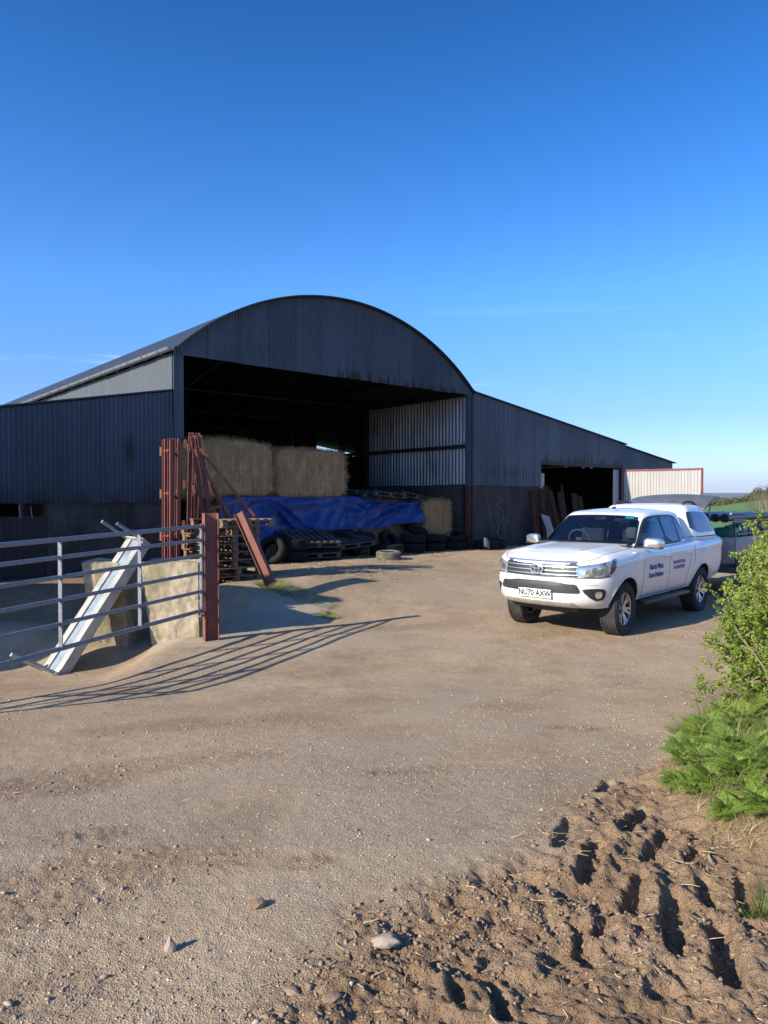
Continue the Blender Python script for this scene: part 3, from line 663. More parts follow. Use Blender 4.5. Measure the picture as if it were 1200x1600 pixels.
# gate post: upright I section, red oxide
gp = Vector((-2.40, 9.82)); gz = zg(gp.x, gp.y); post = MB()
gv = Vector((-.383, -.924))            # gate runs this way from the post
post.ibeam((gp.x, gp.y, -.4), (gp.x, gp.y, 1.79), .20, .13, .012, up=(.87, .49, 0))
po = post.build('gate_post', M['redoxide'], bevel=.002)
tag(po, 'thick red oxide steel gate post standing at the end of the grey gate', 'gate post')
gate = empty('field_gate', (-2.50, 9.74, 0), label='grey galvanised six-bar field gate closing the left side', cat='gate')
def gpt(d, h): return Vector((gv.x * d, gv.y * d, h - .0 - d * .022))     # local to the gate
hts = [.455, .72, .975, 1.215, 1.425, 1.613]; GL = 4.75
for i, h in enumerate(hts):
    g = MB(); g.tube([gpt(.0, h), gpt(GL, h)], .023 if 0 < i < 5 else .026, 12); g.build('bar', M['galvtube'], gate, smooth=True)
for d in (0, GL):
    g = MB(); g.tube([gpt(d, hts[0] - .03), gpt(d, hts[-1] + .03)], .028, 12); g.build('stile', M['galvtube'], gate, smooth=True)
for d in (1.22, 2.42, 3.6):
    g = MB(); a, b = gpt(d, hts[0]), gpt(d, hts[-1]); g.box((a + b) / 2, (.012, .05, (b - a).z), Matrix.Rotation(math.atan2(gv.y, gv.x), 3, 'Z')); g.build('upright', M['galvtube'], gate)
g = MB(); g.tube([gpt(-.09, .38), gpt(.05, .38)], .014, 8); g.tube([gpt(.02, .38), gpt(.02, .52)], .012, 8); g.build('latch', M['galvtube'], gate, smooth=True)
g = MB(); g.bar(gpt(GL, hts[0]), gpt(GL - 1.2, hts[-1]), .012, .05); g.bar(gpt(GL, hts[-1]), gpt(GL - 1.2, hts[0]), .012, .05); g.build('brace', M['galvtube'], gate)

# galvanised channel beam leaning on the wall, four prongs
a = W(78, 1050, 9.25); b = W(212, 843, 10.22); d = (b - a).normalized()
nrm = Vector((-.42, -.62, .66)); nrm = (nrm - d * nrm.dot(d)).normalized(); wv = nrm.cross(d) * -1
beam = empty('channel_beam', a, label='pale galvanised channel beam with four prongs leaning on the concrete wall', cat='steel beam')
Mb = Matrix((d, wv, nrm)).transposed(); Lb = (b - a).length
g = MB(); c = (b - a) / 2
g.box(c + wv * .0 + nrm * -.02, (Lb, .18, .012), Mb); g.build('web', M['offblue'], beam)
for s_ in (-1, 1):
    g = MB(); g.box(c + wv * .145 * s_ + nrm * .0, (Lb, .12, .02), Mb); g.box(c + wv * .20 * s_ - nrm * .06, (Lb, .012, .14), Mb); g.build('flange', M['offwhite'], beam, bevel=.002)
for e, q in ((Vector((0, 0, 0)), 0), (b - a, 1)):
    g = MB(); g.box(e + nrm * -.02, (.02, .47, .16), Mb); g.build('end_plate', M['offwhite'], beam, bevel=.002)
    for s_ in (-1, 1):
        p0 = e + wv * .21 * s_; dirp = (nrm + wv * -.1 * s_ - Vector((.25, 0, -.05))).normalized()
        g = MB(); g.tube([p0, p0 + dirp * .46], .026, 10); g.build('prong', M['galvtube'] if q else M['offwhite'], beam, smooth=True)
# ================================================================ PICKUP
def m_paint(name, col, dirt=True):
    t = NT(name); t.set(col, .28, 0, .5); t.b.inputs['Coat Weight'].default_value = .6; t.b.inputs['Coat Roughness'].default_value = .06
    v = t.coord('Object'); sp_ = t.n('ShaderNodeSeparateXYZ'); t.l(v, sp_.inputs[0])
    f = t.noise(v, 7, 6, .7); hgt = t.math('SUBTRACT', 1.0, t.math('DIVIDE', sp_.outputs['Z'], .85), True)
    d = t.math('MULTIPLY', t.ramp(hgt, [(.0, 0), (.5, .55)]), t.ramp(f, [(.3, .35), (.7, 1)]))
    c = t.mix(d, t.mix(t.ramp(f, [(.4, 0), (.8, .06)]), col, (.5, .45, .38)), (.36, .29, .21))
    t.set(c); t.l(t.math('ADD', t.math('MULTIPLY', d, .45), .25), t.b.inputs['Roughness']); return t.m
M['paint'] = m_paint('dusty_white_paint', (.70, .70, .69))
def m_glass(name, tint):
    t = NT(name); t.set(tint, .04, 0, .8); tr = t.n('ShaderNodeBsdfTransparent'); tr.inputs[0].default_value = (*tint, 1); gl = t.n('ShaderNodeBsdfGlossy'); gl.inputs['Roughness'].default_value = .03; gl.inputs[0].default_value = (.9, .95, 1, 1)
    fr_ = t.n('ShaderNodeFresnel'); fr_.inputs[0].default_value = 1.5; ms = t.n('ShaderNodeMixShader'); t.l(t.math('ADD', t.math('MULTIPLY', fr_.outputs[0], 1.1), .02), ms.inputs[0]); t.l(tr.outputs[0], ms.inputs[1]); t.l(gl.outputs[0], ms.inputs[2]); t.l(ms.outputs[0], t.out.inputs[0]); return t.m
M['glass'] = m_glass('car_glass', (.40, .46, .50)); M['glassdark'] = mat_simple('tinted_car_glass', (.012, .018, .024), .05, 0, .1, 2, spec=.9)
M['chrome'] = mat_simple('chrome', (.80, .80, .82), .22, .85, .05, 9)
M['blackplastic'] = mat_simple('black_plastic', (.022, .022, .024), .5, 0, .25, 14)
M['gap'] = mat_simple('panel_gap_black', (.05, .05, .055), .8)
M['lampglass'] = mat_simple('headlamp_glass', (.40, .42, .45), .10, .6, .75, 9)
M['lampdark'] = mat_simple('headlamp_dark', (.05, .06, .08), .06, .2, .2, 10, spec=.8)
M['lampwhite'] = mat_simple('headlamp_reflector', (.85, .86, .88), .1, .9, .1, 30)
M['alloy'] = mat_simple('alloy_wheel', (.50, .50, .52), .3, .85, .2, 12)
M['plate'] = mat_simple('number_plate_white', (.82, .82, .80), .35, 0, .05)
M['ink'] = mat_simple('plate_black', (.01, .01, .01), .5)
M['blueink'] = mat_simple('blue_lettering', (.03, .06, .28), .5)
M['greyink'] = mat_simple('grey_lettering', (.22, .21, .32), .5)
M['redlens'] = mat_simple('red_lamp_lens', (.30, .01, .01), .15)
M['amber'] = mat_simple('amber_lens', (.75, .28, .06), .15)
M['hatch'] = mat_simple('dark_grey_gelcoat', (.10, .10, .105), .45)
M['seat'] = mat_simple('grey_cloth', (.07, .07, .075), .9)
M['teal'] = mat_simple('teal_tint', (.0, .22, .22), .3)

T_O = Vector((2.86, 10.92)); fwd = Vector((-.682, -.731)).normalized(); 
truck = empty('pickup_truck', (T_O.x, T_O.y, .0), (0, 0, math.atan2(fwd.y, fwd.x)), label='white double-cab pickup with a hardtop and its rear hatch raised, parked in the yard', cat='pickup truck')
# ---- hull functions (x forward from the front axle, y left, z up)
lerp = lambda a, b, t: a + (b - a) * t
def itp(tab, x):
    if x <= tab[0][0]: return tab[0][1]
    for (a, b), (c, d) in zip(tab, tab[1:]):
        if x <= c: t = (x - a) / (c - a); t = t * t * (3 - 2 * t) if False else t; return lerp(b, d, t)
    return tab[-1][1]
XR, XF = -4.20, 1.0
hood_z = [(-4.4, 1.30), (-2.85, 1.29), (-2.6, 1.27), (-1.5, 1.245), (-.6, 1.235), (-.3, 1.235), (.3, 1.20), (.75, 1.145), (1.0, 1.10)]
bot_z = [(-4.4, .62), (-3.7, .52), (-2.4, .47), (-.6, .46), (.35, .45), (.7, .44), (1.0, .45)]
def outline(n=90):
    """half plan outline from rear centre to front centre, left side"""
    P = []; hw = .905
    for k in range(10): P.append((XR, hw * .97 * k / 10))
    P += [(XR + .01, hw * .975), (XR + .05, hw * .995)]
    for k in range(1, 52): P.append((lerp(XR + .05, .28, k / 52), hw))
    N = 34; x0 = .28; p = 2.65
    for k in range(N + 1):
        a = math.pi / 2 * (1 - k / N); cx, cy = abs(math.cos(a)) ** (2 / p), abs(math.sin(a)) ** (2 / p)
        P.append((x0 + (XF - x0) * cx, hw * cy))
    return P
OUT = outline()
def side_prof(v, x):
    """outward offset of the side at height fraction v"""
    base = itp([(0, -.075), (.12, -.04), (.30, -.012), (.45, .0), (.60, .006), (.72, .010), (.80, .022), (.87, .012), (.93, -.012), (.97, -.04), (1.0, -.085)], v)
    flare = .030 * (math.exp(-((x) / .52) ** 4) + math.exp(-((x + 3.085) / .52) ** 4)) * itp([(0, .3), (.35, 1), (.65, 1), (.8, .4), (1, 0)], v)
    return base + flare
def front_prof(v, y):
    return itp([(0, -.12), (.08, -.04), (.16, -.01), (.30, .0), (.50, .0), (.56, -.012), (.61, -.05), (.68, -.055), (.86, -.075), (.92, -.095), (.95, -.12), (.98, -.17), (1.0, -.25)], v)
def hullpt(k, v, sgn=1):
    x, y = OUT[k]; fw = min(max((x - .35) / .5, 0), 1); fw = fw * fw * (3 - 2 * fw)
    dx = front_prof(v, y) * fw if x > 0 else (itp([(0, .03), (.4, 0), (.9, 0), (1, .05)], v) if x < XR + .06 else 0)
    sc = 1 + side_prof(v, x) / .905
    X_ = x + dx; zb, zt = itp(bot_z, x), itp(hood_z, X_)
    return Vector((X_, y * sc * sgn, zb + (zt - zb) * v))
VL = [0, .03, .08, .14, .2, .27, .34, .40, .45, .50, .54, .58, .64, .70, .75, .80, .84, .87, .90, .925, .945, .96, .975, .99, 1.0]
def hull():
    n = len(OUT); V = []; F = []; rows = []
    for v in VL:
        row = [hullpt(k, v) for k in range(n)] + [hullpt(k, v, -1) for k in range(n - 2, 0, -1)]; rows.append(row)
    m_ = len(rows[0])
    for r in rows: V += r
    for i in range(len(rows) - 1):
        for k in range(m_): F.append((i * m_ + k, i * m_ + (k + 1) % m_, (i + 1) * m_ + (k + 1) % m_, (i + 1) * m_ + k))
    # top sheet: collapse rows to the centre line with a crown
    def sheet(base_row, z_add, flip, steps):
        nonlocal V, F
        idx0 = base_row * m_; prev = [idx0 + k for k in range(n)]; prevR = [idx0 + k for k in [0] + list(range(m_ - 1, n - 1, -1)) + [n - 1]]
        for side, pv in ((1, prev), (-1, prevR)):
            last = pv
            for s in range(1, steps + 1):
                f = 1 - s / steps; cur = []
                for k in range(n):
                    p0 = V[pv[k]]; y = p0.y * f; hw = abs(p0.y) + 1e-6
                    z = p0.z + z_add(p0.x, abs(y), abs(p0.y)); cur.append(len(V)); V.append(Vector((p0.x, y, z)))
                for k in range(n - 1):
                    q = (last[k], last[k + 1], cur[k + 1], cur[k]); F.append(q)
                last = cur
    crown = lambda x, y, hw: (1 - (y / max(hw, 1e-3)) ** 2) ** .8 * (.055 if x > -.5 else .0) * min(1, hw / .8) + ((.022 * math.exp(-((y - .52) / .08) ** 2)) if x > -.5 and hw > .75 and y < hw - .1 else 0)
    sheet(len(rows) - 1, crown, False, 22)
    sheet(0, lambda x, y, hw: 0, True, 2)
    return V, F
V, F = hull()
bm = bmesh.new(); vs = [bm.verts.new(p) for p in V]
for f in F:
    u = []
    for i in f:
        if vs[i] not in u: u.append(vs[i])
    if len(u) > 2:
        try: bm.faces.new(u)
        except ValueError: pass
bmesh.ops.remove_doubles(bm, verts=bm.verts, dist=1e-4); bmesh.ops.dissolve_degenerate(bm, edges=bm.edges, dist=1e-5)
bmesh.ops.recalc_face_normals(bm, faces=bm.faces)
BV = BVHTree.FromBMesh(bm)
me = bpy.data.meshes.new('body'); bm.to_mesh(me); bm.free(); me.materials.append(M['paint']); me.materials.append(M['blackplastic'])
body = link('body', me, None, truck)
def boolean_cut(o, cutter):
    md = o.modifiers.new('b', 'BOOLEAN'); md.operation = 'DIFFERENCE'; md.object = cutter; md.solver = 'EXACT'; md.material_mode = 'TRANSFER' if hasattr(md, 'material_mode') else 'INDEX'
    dg = bpy.context.evaluated_depsgraph_get(); new = bpy.data.meshes.new_from_object(o.evaluated_get(dg)); o.modifiers.clear(); old = o.data; o.data = new; bpy.data.meshes.remove(old)
    me_ = cutter.data; bpy.data.objects.remove(cutter); bpy.data.meshes.remove(me_)
g = MB()
AR = .465
for ax in (0, -3.085):
    for sg in (1, -1):
        pts = []
        for k in range(28):
            a = 2 * math.pi * k / 28; pts.append((ax + AR * math.cos(a), .385 + (AR * math.sin(a))))
        b0 = len(g.v); n = len(pts)
        g.add([(p[0], sg * .55, p[1]) for p in pts] + [(p[0], sg * 1.2, p[1]) for p in pts],
              [(i, (i + 1) % n, n + (i + 1) % n, n + i) for i in range(n)] + [tuple(range(n))[::-1], tuple(range(n, 2 * n))])
cut = g.build('cutter', M['blackplastic'], truck)
bpy.context.view_layer.update(); boolean_cut(body, cut)
body.data.shade_smooth(); body.data.set_sharp_from_angle(angle=R(38))

# ---- projected panels
def smooth_poly(pts, r=2):
    for _ in range(r):
        q = []
        for i in range(len(pts)):
            a, b = pts[i], pts[(i + 1) % len(pts)]
            q += [(a[0] * .75 + b[0] * .25, a[1] * .75 + b[1] * .25), (a[0] * .25 + b[0] * .75, a[1] * .25 + b[1] * .75)]
        pts = q
    return pts
def patch(name, pts, mapf, bvh, m, parent, off=.004, res=.04, rnd=1, thick=.01, holes=()):
    """lay a panel with the given outline on the body; mapf(u,v)->(origin, direction)"""
    pts = smooth_poly(pts, rnd) if rnd else pts
    # resample the outline
    P = []
    for i in range(len(pts)):
        a, b = Vector(pts[i]), Vector(pts[(i + 1) % len(pts)]); k = max(1, int((b - a).length / res))
        P += [tuple(a.lerp(b, j / k)) for j in range(k)]
    us = [p[0] for p in P]; vs_ = [p[1] for p in P]; n = len(P); ins = list(P)
    u = min(us) + res / 2
    def inside(x, y):
        c = False
        for i in range(n):
            (x1, y1), (x2, y2) = P[i], P[(i + 1) % n]
            if (y1 > y) != (y2 > y) and x < (x2 - x1) * (y - y1) / (y2 - y1) + x1: c = not c
        return c
    while u < max(us):
        v = min(vs_) + res / 2
        while v < max(vs_):
            if inside(u, v) and min((u - p[0]) ** 2 + (v - p[1]) ** 2 for p in P) > (res * .45) ** 2: ins.append((u, v))
            v += res
        u += res
    eds_ = [(i, (i + 1) % n) for i in range(n)]
    for hp in holes: b0 = len(ins); ins += list(hp); eds_ += [(b0 + i, b0 + (i + 1) % len(hp)) for i in range(len(hp))]
    vo, _, fo, *_r = delaunay_2d_cdt([Vector(p) for p in ins], eds_, [], 1, 1e-6)
    def inp(hp, x, y):
        c = False
        for i in range(len(hp)):
            (x1, y1), (x2, y2) = hp[i], hp[(i + 1) % len(hp)]
            if (y1 > y) != (y2 > y) and x < (x2 - x1) * (y - y1) / (y2 - y1) + x1: c = not c
        return c
    if holes: fo = [f for f in fo if not any(inp(hp, sum(vo[i][0] for i in f) / len(f), sum(vo[i][1] for i in f) / len(f)) for hp in holes)]
    top = []; bot = []
    for p in vo:
        o, d = mapf(p[0], p[1]); h, nn, *_q = bvh.ray_cast(o, d)
        if h is None: h, nn, *_q = bvh.find_nearest(o + d * (o.length if False else .6))
        if nn.dot(d) > 0: nn = -nn
        top.append(h - d * 0 + nn * off); bot.append(h - nn * thick)
    m_ = len(vo); F_ = [tuple(f) for f in fo]
    cnt = {}
    for f in F_:
        for i in range(len(f)): e = (f[i], f[(i + 1) % len(f)]); cnt[e] = 1
    bd = [e for e in cnt if (e[1], e[0]) not in cnt]
    F_ += [(b_, a_, a_ + m_, b_ + m_) for a_, b_ in bd]
    g = MB(); g.add(top + bot, F_); o = g.build(name, m, parent, smooth=True, angle=50); return o
sideL = lambda u, v: (Vector((u, 1.6, v)), Vector((0, -1, 0)))
sideR = lambda u, v: (Vector((u, -1.6, v)), Vector((0, 1, 0)))
frontm = lambda u, v: (Vector((2.0, u, v)), Vector((-1, 0, 0)))
# arc-length map round the nose at a given |y|
ARC = [(0., Vector((XF, 0)), Vector((1, 0)))]; pts_ = [Vector(p) for p in OUT[::-1]]; s_ = 0
for i in range(1, len(pts_) - 12):
    s_ += (pts_[i] - pts_[i - 1]).length; t_ = (pts_[i + 1] - pts_[i - 1]).normalized(); nrm_ = Vector((t_.y, -t_.x)); nrm_ = nrm_ if nrm_.dot(pts_[i]) > 0 or pts_[i].x < 0 else -nrm_
    if pts_[i].x < .3: nrm_ = Vector((0, 1))
    ARC.append((s_, pts_[i], nrm_))
def arcmap(sg):
    def f(u, v):
        a = abs(u)
        for (s0, p0, n0), (s1, p1, n1) in zip(ARC, ARC[1:]):
            if a <= s1: t = (a - s0) / (s1 - s0); break
        p = p0.lerp(p1, t); nn = n0.lerp(n1, t).normalized(); sgn = 1 if (u >= 0) == (sg > 0) else -1
        sgn = sg if u >= 0 else -sg
        return Vector((p.x + nn.x * .4, sgn * (p.y + nn.y * .4), v)), Vector((-nn.x, -sgn * nn.y, 0))
    return f
AL, ARt = arcmap(1), arcmap(-1)
# upper grille
patch('grille', [(-.62, .93), (-.54, .865), (.54, .865), (.62, .93), (.58, 1.07), (.46, 1.095), (-.46, 1.095), (-.58, 1.07)], frontm, BV, M['blackplastic'], truck, .004, .05, 2)
for zz, hh, ww in ((1.080, .016, .55), (1.022, .012, .575), (.966, .012, .59), (.912, .012, .59), (.870, .006, .54)):
    patch('grille_bar', [(-ww, zz - hh * .2), (-ww * .5, zz - hh * .55), (0, zz - hh * .6), (ww * .5, zz - hh * .55), (ww, zz - hh * .2), (ww, zz + hh), (ww * .5, zz + hh * .6), (0, zz + hh * .5), (-ww * .5, zz + hh * .6), (-ww, zz + hh)], frontm, BV, M['chrome'], truck, .022, .05, 0)
# emblem
eb = empty('emblem'); eb.parent = truck; ec = Vector((XF - .03, 0, .985))
def ring(name, rx, rz, th, off=(0, 0), m=M['chrome'], dep=.0, parent=None):
    g = MB(); N = 36; pts = [ec + Vector((dep, off[0] + rx * math.cos(2 * math.pi * k / N), off[1] + rz * math.sin(2 * math.pi * k / N))) for k in range(N + 1)]
    g.tube(pts, th, 8, False); return g.build(name, m, parent, smooth=True)
g = MB(); g.tube([ec + Vector((-.03, 0, 0)), ec + Vector((.0, 0, 0))], 1, 36); sc_ = g.v; g.v = [(p[0], p[1] * .098, .985 + (p[2] - .985) * .072) for p in g.v]; g.build('emblem_plate', M['blackplastic'], eb)
ring('emblem_ring', .098, .070, .012, parent=eb); ring('emblem_ring', .034, .062, .008, dep=.004, parent=eb); ring('emblem_ring', .072, .026, .008, off=(0, .030), dep=.006, parent=eb)
# headlamps wrap round the corners
for sg, mp in ((1, AL), (-1, ARt)):
    hl = patch('headlamp', [(.60, .885), (.60, 1.045), (.80, 1.06), (1.05, 1.095), (1.26, 1.14), (1.30, 1.13), (1.24, .99), (1.12, .915), (.95, .89)], mp, BV, M['lampglass'], truck, .008, .035, 1)
    patch('headlamp_corner', [(1.10, .915), (1.12, 1.09), (1.26, 1.125), (1.21, 1.0), (1.15, .93)], mp, BV, M['lampdark'], hl, .011, .03, 1)
    for (u, v, r) in ((.70, .967, .050), (.90, .98, .066)):
        patch('headlamp_reflector', [(u + r * 1.2 * math.cos(a), v + r * math.sin(a)) for a in np.linspace(0, 2 * math.pi, 15)[:-1]], mp, BV, M['lampwhite'], hl, .012, .03, 0)
    patch('indicator_lens', [(.735, .90), (.735, .922), (.775, .922), (.775, .90)], mp, BV, M['amber'], hl, .013, .03, 0)
    patch('headlamp_trim', [(.58, .888), (.58, .872), (.95, .877), (1.12, .900), (1.10, .910), (.95, .888)], mp, BV, M['blackplastic'], hl, .007, .04, 0)
    fb = patch('fog_lamp_surround', [(.66, .715), (.74, .735), (.98, .735), (1.05, .70), (1.04, .60), (.98, .565), (.84, .565)], mp, BV, M['blackplastic'], truck, .006, .035, 1)
    patch('fog_lamp', [(.92 + .056 * math.cos(a), .648 + .050 * math.sin(a)) for a in np.linspace(0, 2 * math.pi, 17)[:-1]], mp, BV, M['lampwhite'], fb, .014, .03, 0)
    patch('bumper_crease', [(.56, .775), (.56, .781), (.90, .785), (.90, .779)], mp, BV, M['gap'], truck, .002, .04, 0)
# lower grille
lg = patch('lower_grille', [(-.64, .685), (-.57, .815), (.57, .815), (.64, .685), (.58, .665), (-.58, .665)], frontm, BV, M['blackplastic'], truck, .012, .05, 1)
for zz in (.69, .715, .74, .765, .79): 
    ww = lerp(.61, .56, (zz - .68) / .13); patch('grille_bar', [(-ww, zz - .004), (ww, zz - .004), (ww, zz + .004), (-ww, zz + .004)], frontm, BV, M['gap'], lg, .012, .05, 0)
patch('skid_trim', [(-.60, .475), (-.54, .535), (.54, .535), (.60, .475)], frontm, BV, mat_simple('silver_trim', (.42, .40, .37), .45, .3), truck, .008, .05, 0)
g = MB(); g.box((.52, 0, .42), (.36, 1.0, .10)); g.box((.50, 0, .37), (.2, .6, .08)); g.build('underbody_guard', M['blackplastic'], truck, bevel=.02)
g = MB(); g.box((-1.65, 0, .46), (4.6, .95, .16)); g.build('chassis', M['blackplastic'], truck, bevel=.02)
for ax in (0, -3.085):
    g = MB(); g.tube([(ax, -.75, .385), (ax, .75, .385)], .06, 12); g.tube([(ax, -.12, .36), (ax, .12, .36)], .14, 14); g.build('axle', M['blackplastic'], truck, smooth=True)

# ---- lettering
def text_mesh(name, body_, size, m, parent, mat4, extr=.001, wscale=1., bold=0.):
    cu = bpy.data.curves.new(name, 'FONT'); cu.body = body_; cu.size = size; cu.extrude = extr; cu.align_x = 'CENTER'; cu.align_y = 'CENTER'; cu.offset = bold
    o = bpy.data.objects.new(name, cu); COL.objects.link(o); bpy.context.view_layer.update()
    me = bpy.data.meshes.new_from_object(o.evaluated_get(bpy.context.evaluated_depsgraph_get())); bpy.data.objects.remove(o); bpy.data.curves.remove(cu)
    me.transform(Matrix.Diagonal((wscale, 1, 1, 1))); me.transform(mat4); me.materials.clear(); me.materials.append(m); return link(name, me, None, parent)
h, nn, *_r = BV.ray_cast(Vector((2, 0, .64)), Vector((-1, 0, 0)))
pc = Vector((h.x + .024, -.0, .640))
g = MB(); g.box(pc, (.012, .53, .118)); pl = g.build('number_plate', M['plate'], truck, bevel=.003)
FR = Matrix(((0, 0, 1, 0), (1, 0, 0, 0), (0, 1, 0, 0), (0, 0, 0, 1)))       # text on a face that looks forward
text_mesh('plate_lettering', 'NU70 AXW', .118, M['ink'], pl, Matrix.Translation(pc + Vector((.008, 0, -.002))) @ FR, .001, .86, .004)

# ---- cab
def loft_shell(levels, fx, rx, hw, pf, pr_, ztop_crown, name, m, steps=14, ycurve=.0):
    """levels: list of t 0..1; functions of t give the front x, rear x, half width and height"""
    V = []; rows = []
    N = 20
    for t in levels:
        z, xf, xr, w_ = hw(t)[1], fx(t), rx(t), hw(t)[0]; row = []
        xm = (xf + xr) / 2
        for k in range(N + 1):        # rear centre to side
            a = math.pi / 2 * k / N; row.append(((xr - xm) * abs(math.cos(a)) ** (2 / pr_), w_ * abs(math.sin(a)) ** (2 / pr_)))
        for k in range(1, N + 1):
            a = math.pi / 2 * (1 - k / N); row.append(((xf - xm) * abs(math.cos(a)) ** (2 / pf), w_ * abs(math.sin(a)) ** (2 / pf)))
        rows.append([(xm + p[0], p[1], z) for p in row])
    n = len(rows[0]); full = []
    for r in rows: full.append([Vector(p) for p in r] + [Vector((p[0], -p[1], p[2])) for p in r[-2:0:-1]])
    m_ = len(full[0]); V = [p for r in full for p in r]; F = []
    for i in range(len(full) - 1):
        for k in range(m_): F.append((i * m_ + k, i * m_ + (k + 1) % m_, (i + 1) * m_ + (k + 1) % m_, (i + 1) * m_ + k))
    top = full[-1]; c = sum(top, Vector()) / m_; prev = [(len(full) - 1) * m_ + k for k in range(m_)]
    for s in range(1, steps + 1):
        f = 1 - s / (steps + .0); 
        if s == steps: 
            V.append(Vector((c.x, 0, top[0].z + ztop_crown))); ci = len(V) - 1
            F += [(prev[k], prev[(k + 1) % m_], ci) for k in range(m_)]; break
        cur = []
        for k in range(m_):
            p = c + (top[k] - c) * f; cur.append(len(V)); V.append(Vector((p.x, p.y, top[0].z + ztop_crown * (1 - f * f))))
        F += [(prev[k], prev[(k + 1) % m_], cur[(k + 1) % m_], cur[k]) for k in range(m_)]; prev = cur
    F.append(tuple(range(m_))[::-1])
    g = MB(); g.add(V, F); o = g.build(name, m, truck, smooth=True, angle=45)
    bm = bmesh.new(); bm.from_mesh(o.data); bv = BVHTree.FromBMesh(bm); bm.free(); return o, bv
lv = [0, .1, .2, .3, .4, .5, .6, .7, .78, .84, .88, .92, .95, .975, .99, 1.0]
CZ0, CZ1 = 1.14, 1.79
cab_hw = lambda t: (itp([(0, .865), (.12, .862), (.5, .785), (.8, .715), (.90, .68), (.95, .645), (.98, .60), (1, .54)], t), lerp(CZ0, CZ1, itp([(0, 0), (.9, .93), (.95, .965), (.98, .99), (1, 1.0)], t)))
cab_fx = lambda t: itp([(0, -.22), (.1, -.31), (.85, -1.02), (.92, -1.11), (.96, -1.20), (1, -1.36)], t)
cab_rx = lambda t: itp([(0, -2.72), (.9, -2.62), (1, -2.45)], t)
cab, BC = loft_shell(lv, cab_fx, cab_rx, cab_hw, 5.5, 9, .042, 'cab', M['paint'])
CAN = lambda t: (itp([(0, .885), (.06, .885), (.07, .870), (.55, .80), (.82, .745), (.92, .70), (.97, .65), (1, .56)], t), lerp(1.27, 1.885, itp([(0, 0), (.92, .95), (.97, .985), (1, 1.0)], t)))
lv2 = [0, .06, .07, .15, .25, .4, .55, .7, .82, .88, .92, .95, .97, .985, 1.0]
can, BN = loft_shell(lv2, lambda t: itp([(0, -2.69), (.8, -2.70), (.9, -2.74), (1, -2.90)], t), lambda t: itp([(0, -4.20), (.07, -4.19), (.3, -4.08), (.8, -3.72), (.9, -3.63), (1, -3.48)], t), CAN, 8, 6, .02, 'hardtop', M['paint'])
# hollow the cab and cut its window openings
def scaled_cutter(o, c, k):
    me_ = o.data.copy(); 
    for v in me_.vertices: v.co = Vector([c[i] + (v.co[i] - c[i]) * k[i] for i in range(3)])
    me_.materials.clear(); me_.materials.append(M['seat']); return link('cutter', me_, None, truck)
cu_ = scaled_cutter(cab, (-1.45, 0, 1.45), (.965, .95, .90)); bpy.context.view_layer.update(); boolean_cut(cab, cu_)
front_win = [(-.62, 1.27), (-.70, 1.31), (-1.08, 1.615), (-1.22, 1.675), (-1.50, 1.70), (-1.54, 1.69), (-1.60, 1.275)]
rear_win = [(-1.67, 1.275), (-1.62, 1.69), (-1.70, 1.702), (-2.08, 1.692), (-2.24, 1.66), (-2.38, 1.50), (-2.46, 1.295)]
WSO = [(-.77, 1.27), (-.40, 1.272), (0, 1.28), (.40, 1.272), (.77, 1.27), (.735, 1.40), (.63, 1.70), (.35, 1.72), (0, 1.725), (-.35, 1.72), (-.63, 1.70), (-.735, 1.40)]
def prism_cut(pts, ax, a, b):
    g = MB(); n = len(pts); f3 = (lambda p, t: (p[0], t, p[1])) if ax == 'y' else (lambda p, t: (t, p[0], p[1]))
    g.add([f3(p, a) for p in pts] + [f3(p, b) for p in pts], [(i, (i + 1) % n, n + (i + 1) % n, n + i) for i in range(n)] + [tuple(range(n))[::-1], tuple(range(n, 2 * n))]); return g.build('cutter', M['blackplastic'], truck)
def shrink(pts, k=.97):
    cx_ = sum(p[0] for p in pts) / len(pts); cy_ = sum(p[1] for p in pts) / len(pts); return [(cx_ + (p[0] - cx_) * k, cy_ + (p[1] - cy_) * k) for p in pts]
for pts, ax, a, b in ((shrink(front_win), 'y', -1.2, 1.2), (shrink(rear_win), 'y', -1.2, 1.2), (shrink(WSO, .975), 'x', -1.40, .5), ([(-.55, 1.32), (.55, 1.32), (.50, 1.62), (-.50, 1.62)], 'x', -3., -2.3)):
    c_ = prism_cut(pts, ax, a, b); bpy.context.view_layer.update(); boolean_cut(cab, c_)
cab.data.shade_smooth(); cab.data.set_sharp_from_angle(angle=R(38))
inn = empty('interior'); inn.parent = truck
g = MB(); g.box((-1.5, 0, 1.262), (2.0, 1.50, .02)); g.build('floor_cover', M['blackplastic'], inn)
g = MB(); g.box((-.62, 0, 1.275), (.42, 1.46, .06)); g.build('dashboard', M['blackplastic'], inn, bevel=.02)
M['seatpale'] = mat_simple('pale_seat_cover', (.22, .21, .20), .9)
for y_ in (.38, -.38):
    for x_, zt in ((-1.52, 1.50), (-2.25, 1.46)):
        g = MB(); g.box((x_, y_, 1.34), (.13, .44, zt - 1.20)); st_ = g.build('seat', M['seat'], inn, bevel=.05, segs=3); g = MB(); g.box((x_ - .02, y_, zt + .06), (.09, .24, .14)); g.build('headrest', M['seat'], st_, bevel=.035, segs=3)
g = MB(); g.tube([(-1.03 + .05 * math.sin(a), -.38 + .185 * math.cos(a), 1.30 + .17 * math.sin(a)) for a in np.linspace(0, 2 * math.pi, 33)], .014, 8, False); g.box((-1.02, -.38, 1.30), (.03, .10, .08)); g.build('steering_wheel', M['seatpale'], inn, smooth=True)
g = MB(); g.box((-1.42, .36, 1.42), (.10, .20, .20)); g.build('jacket', M['seatpale'], inn, bevel=.05, segs=3)
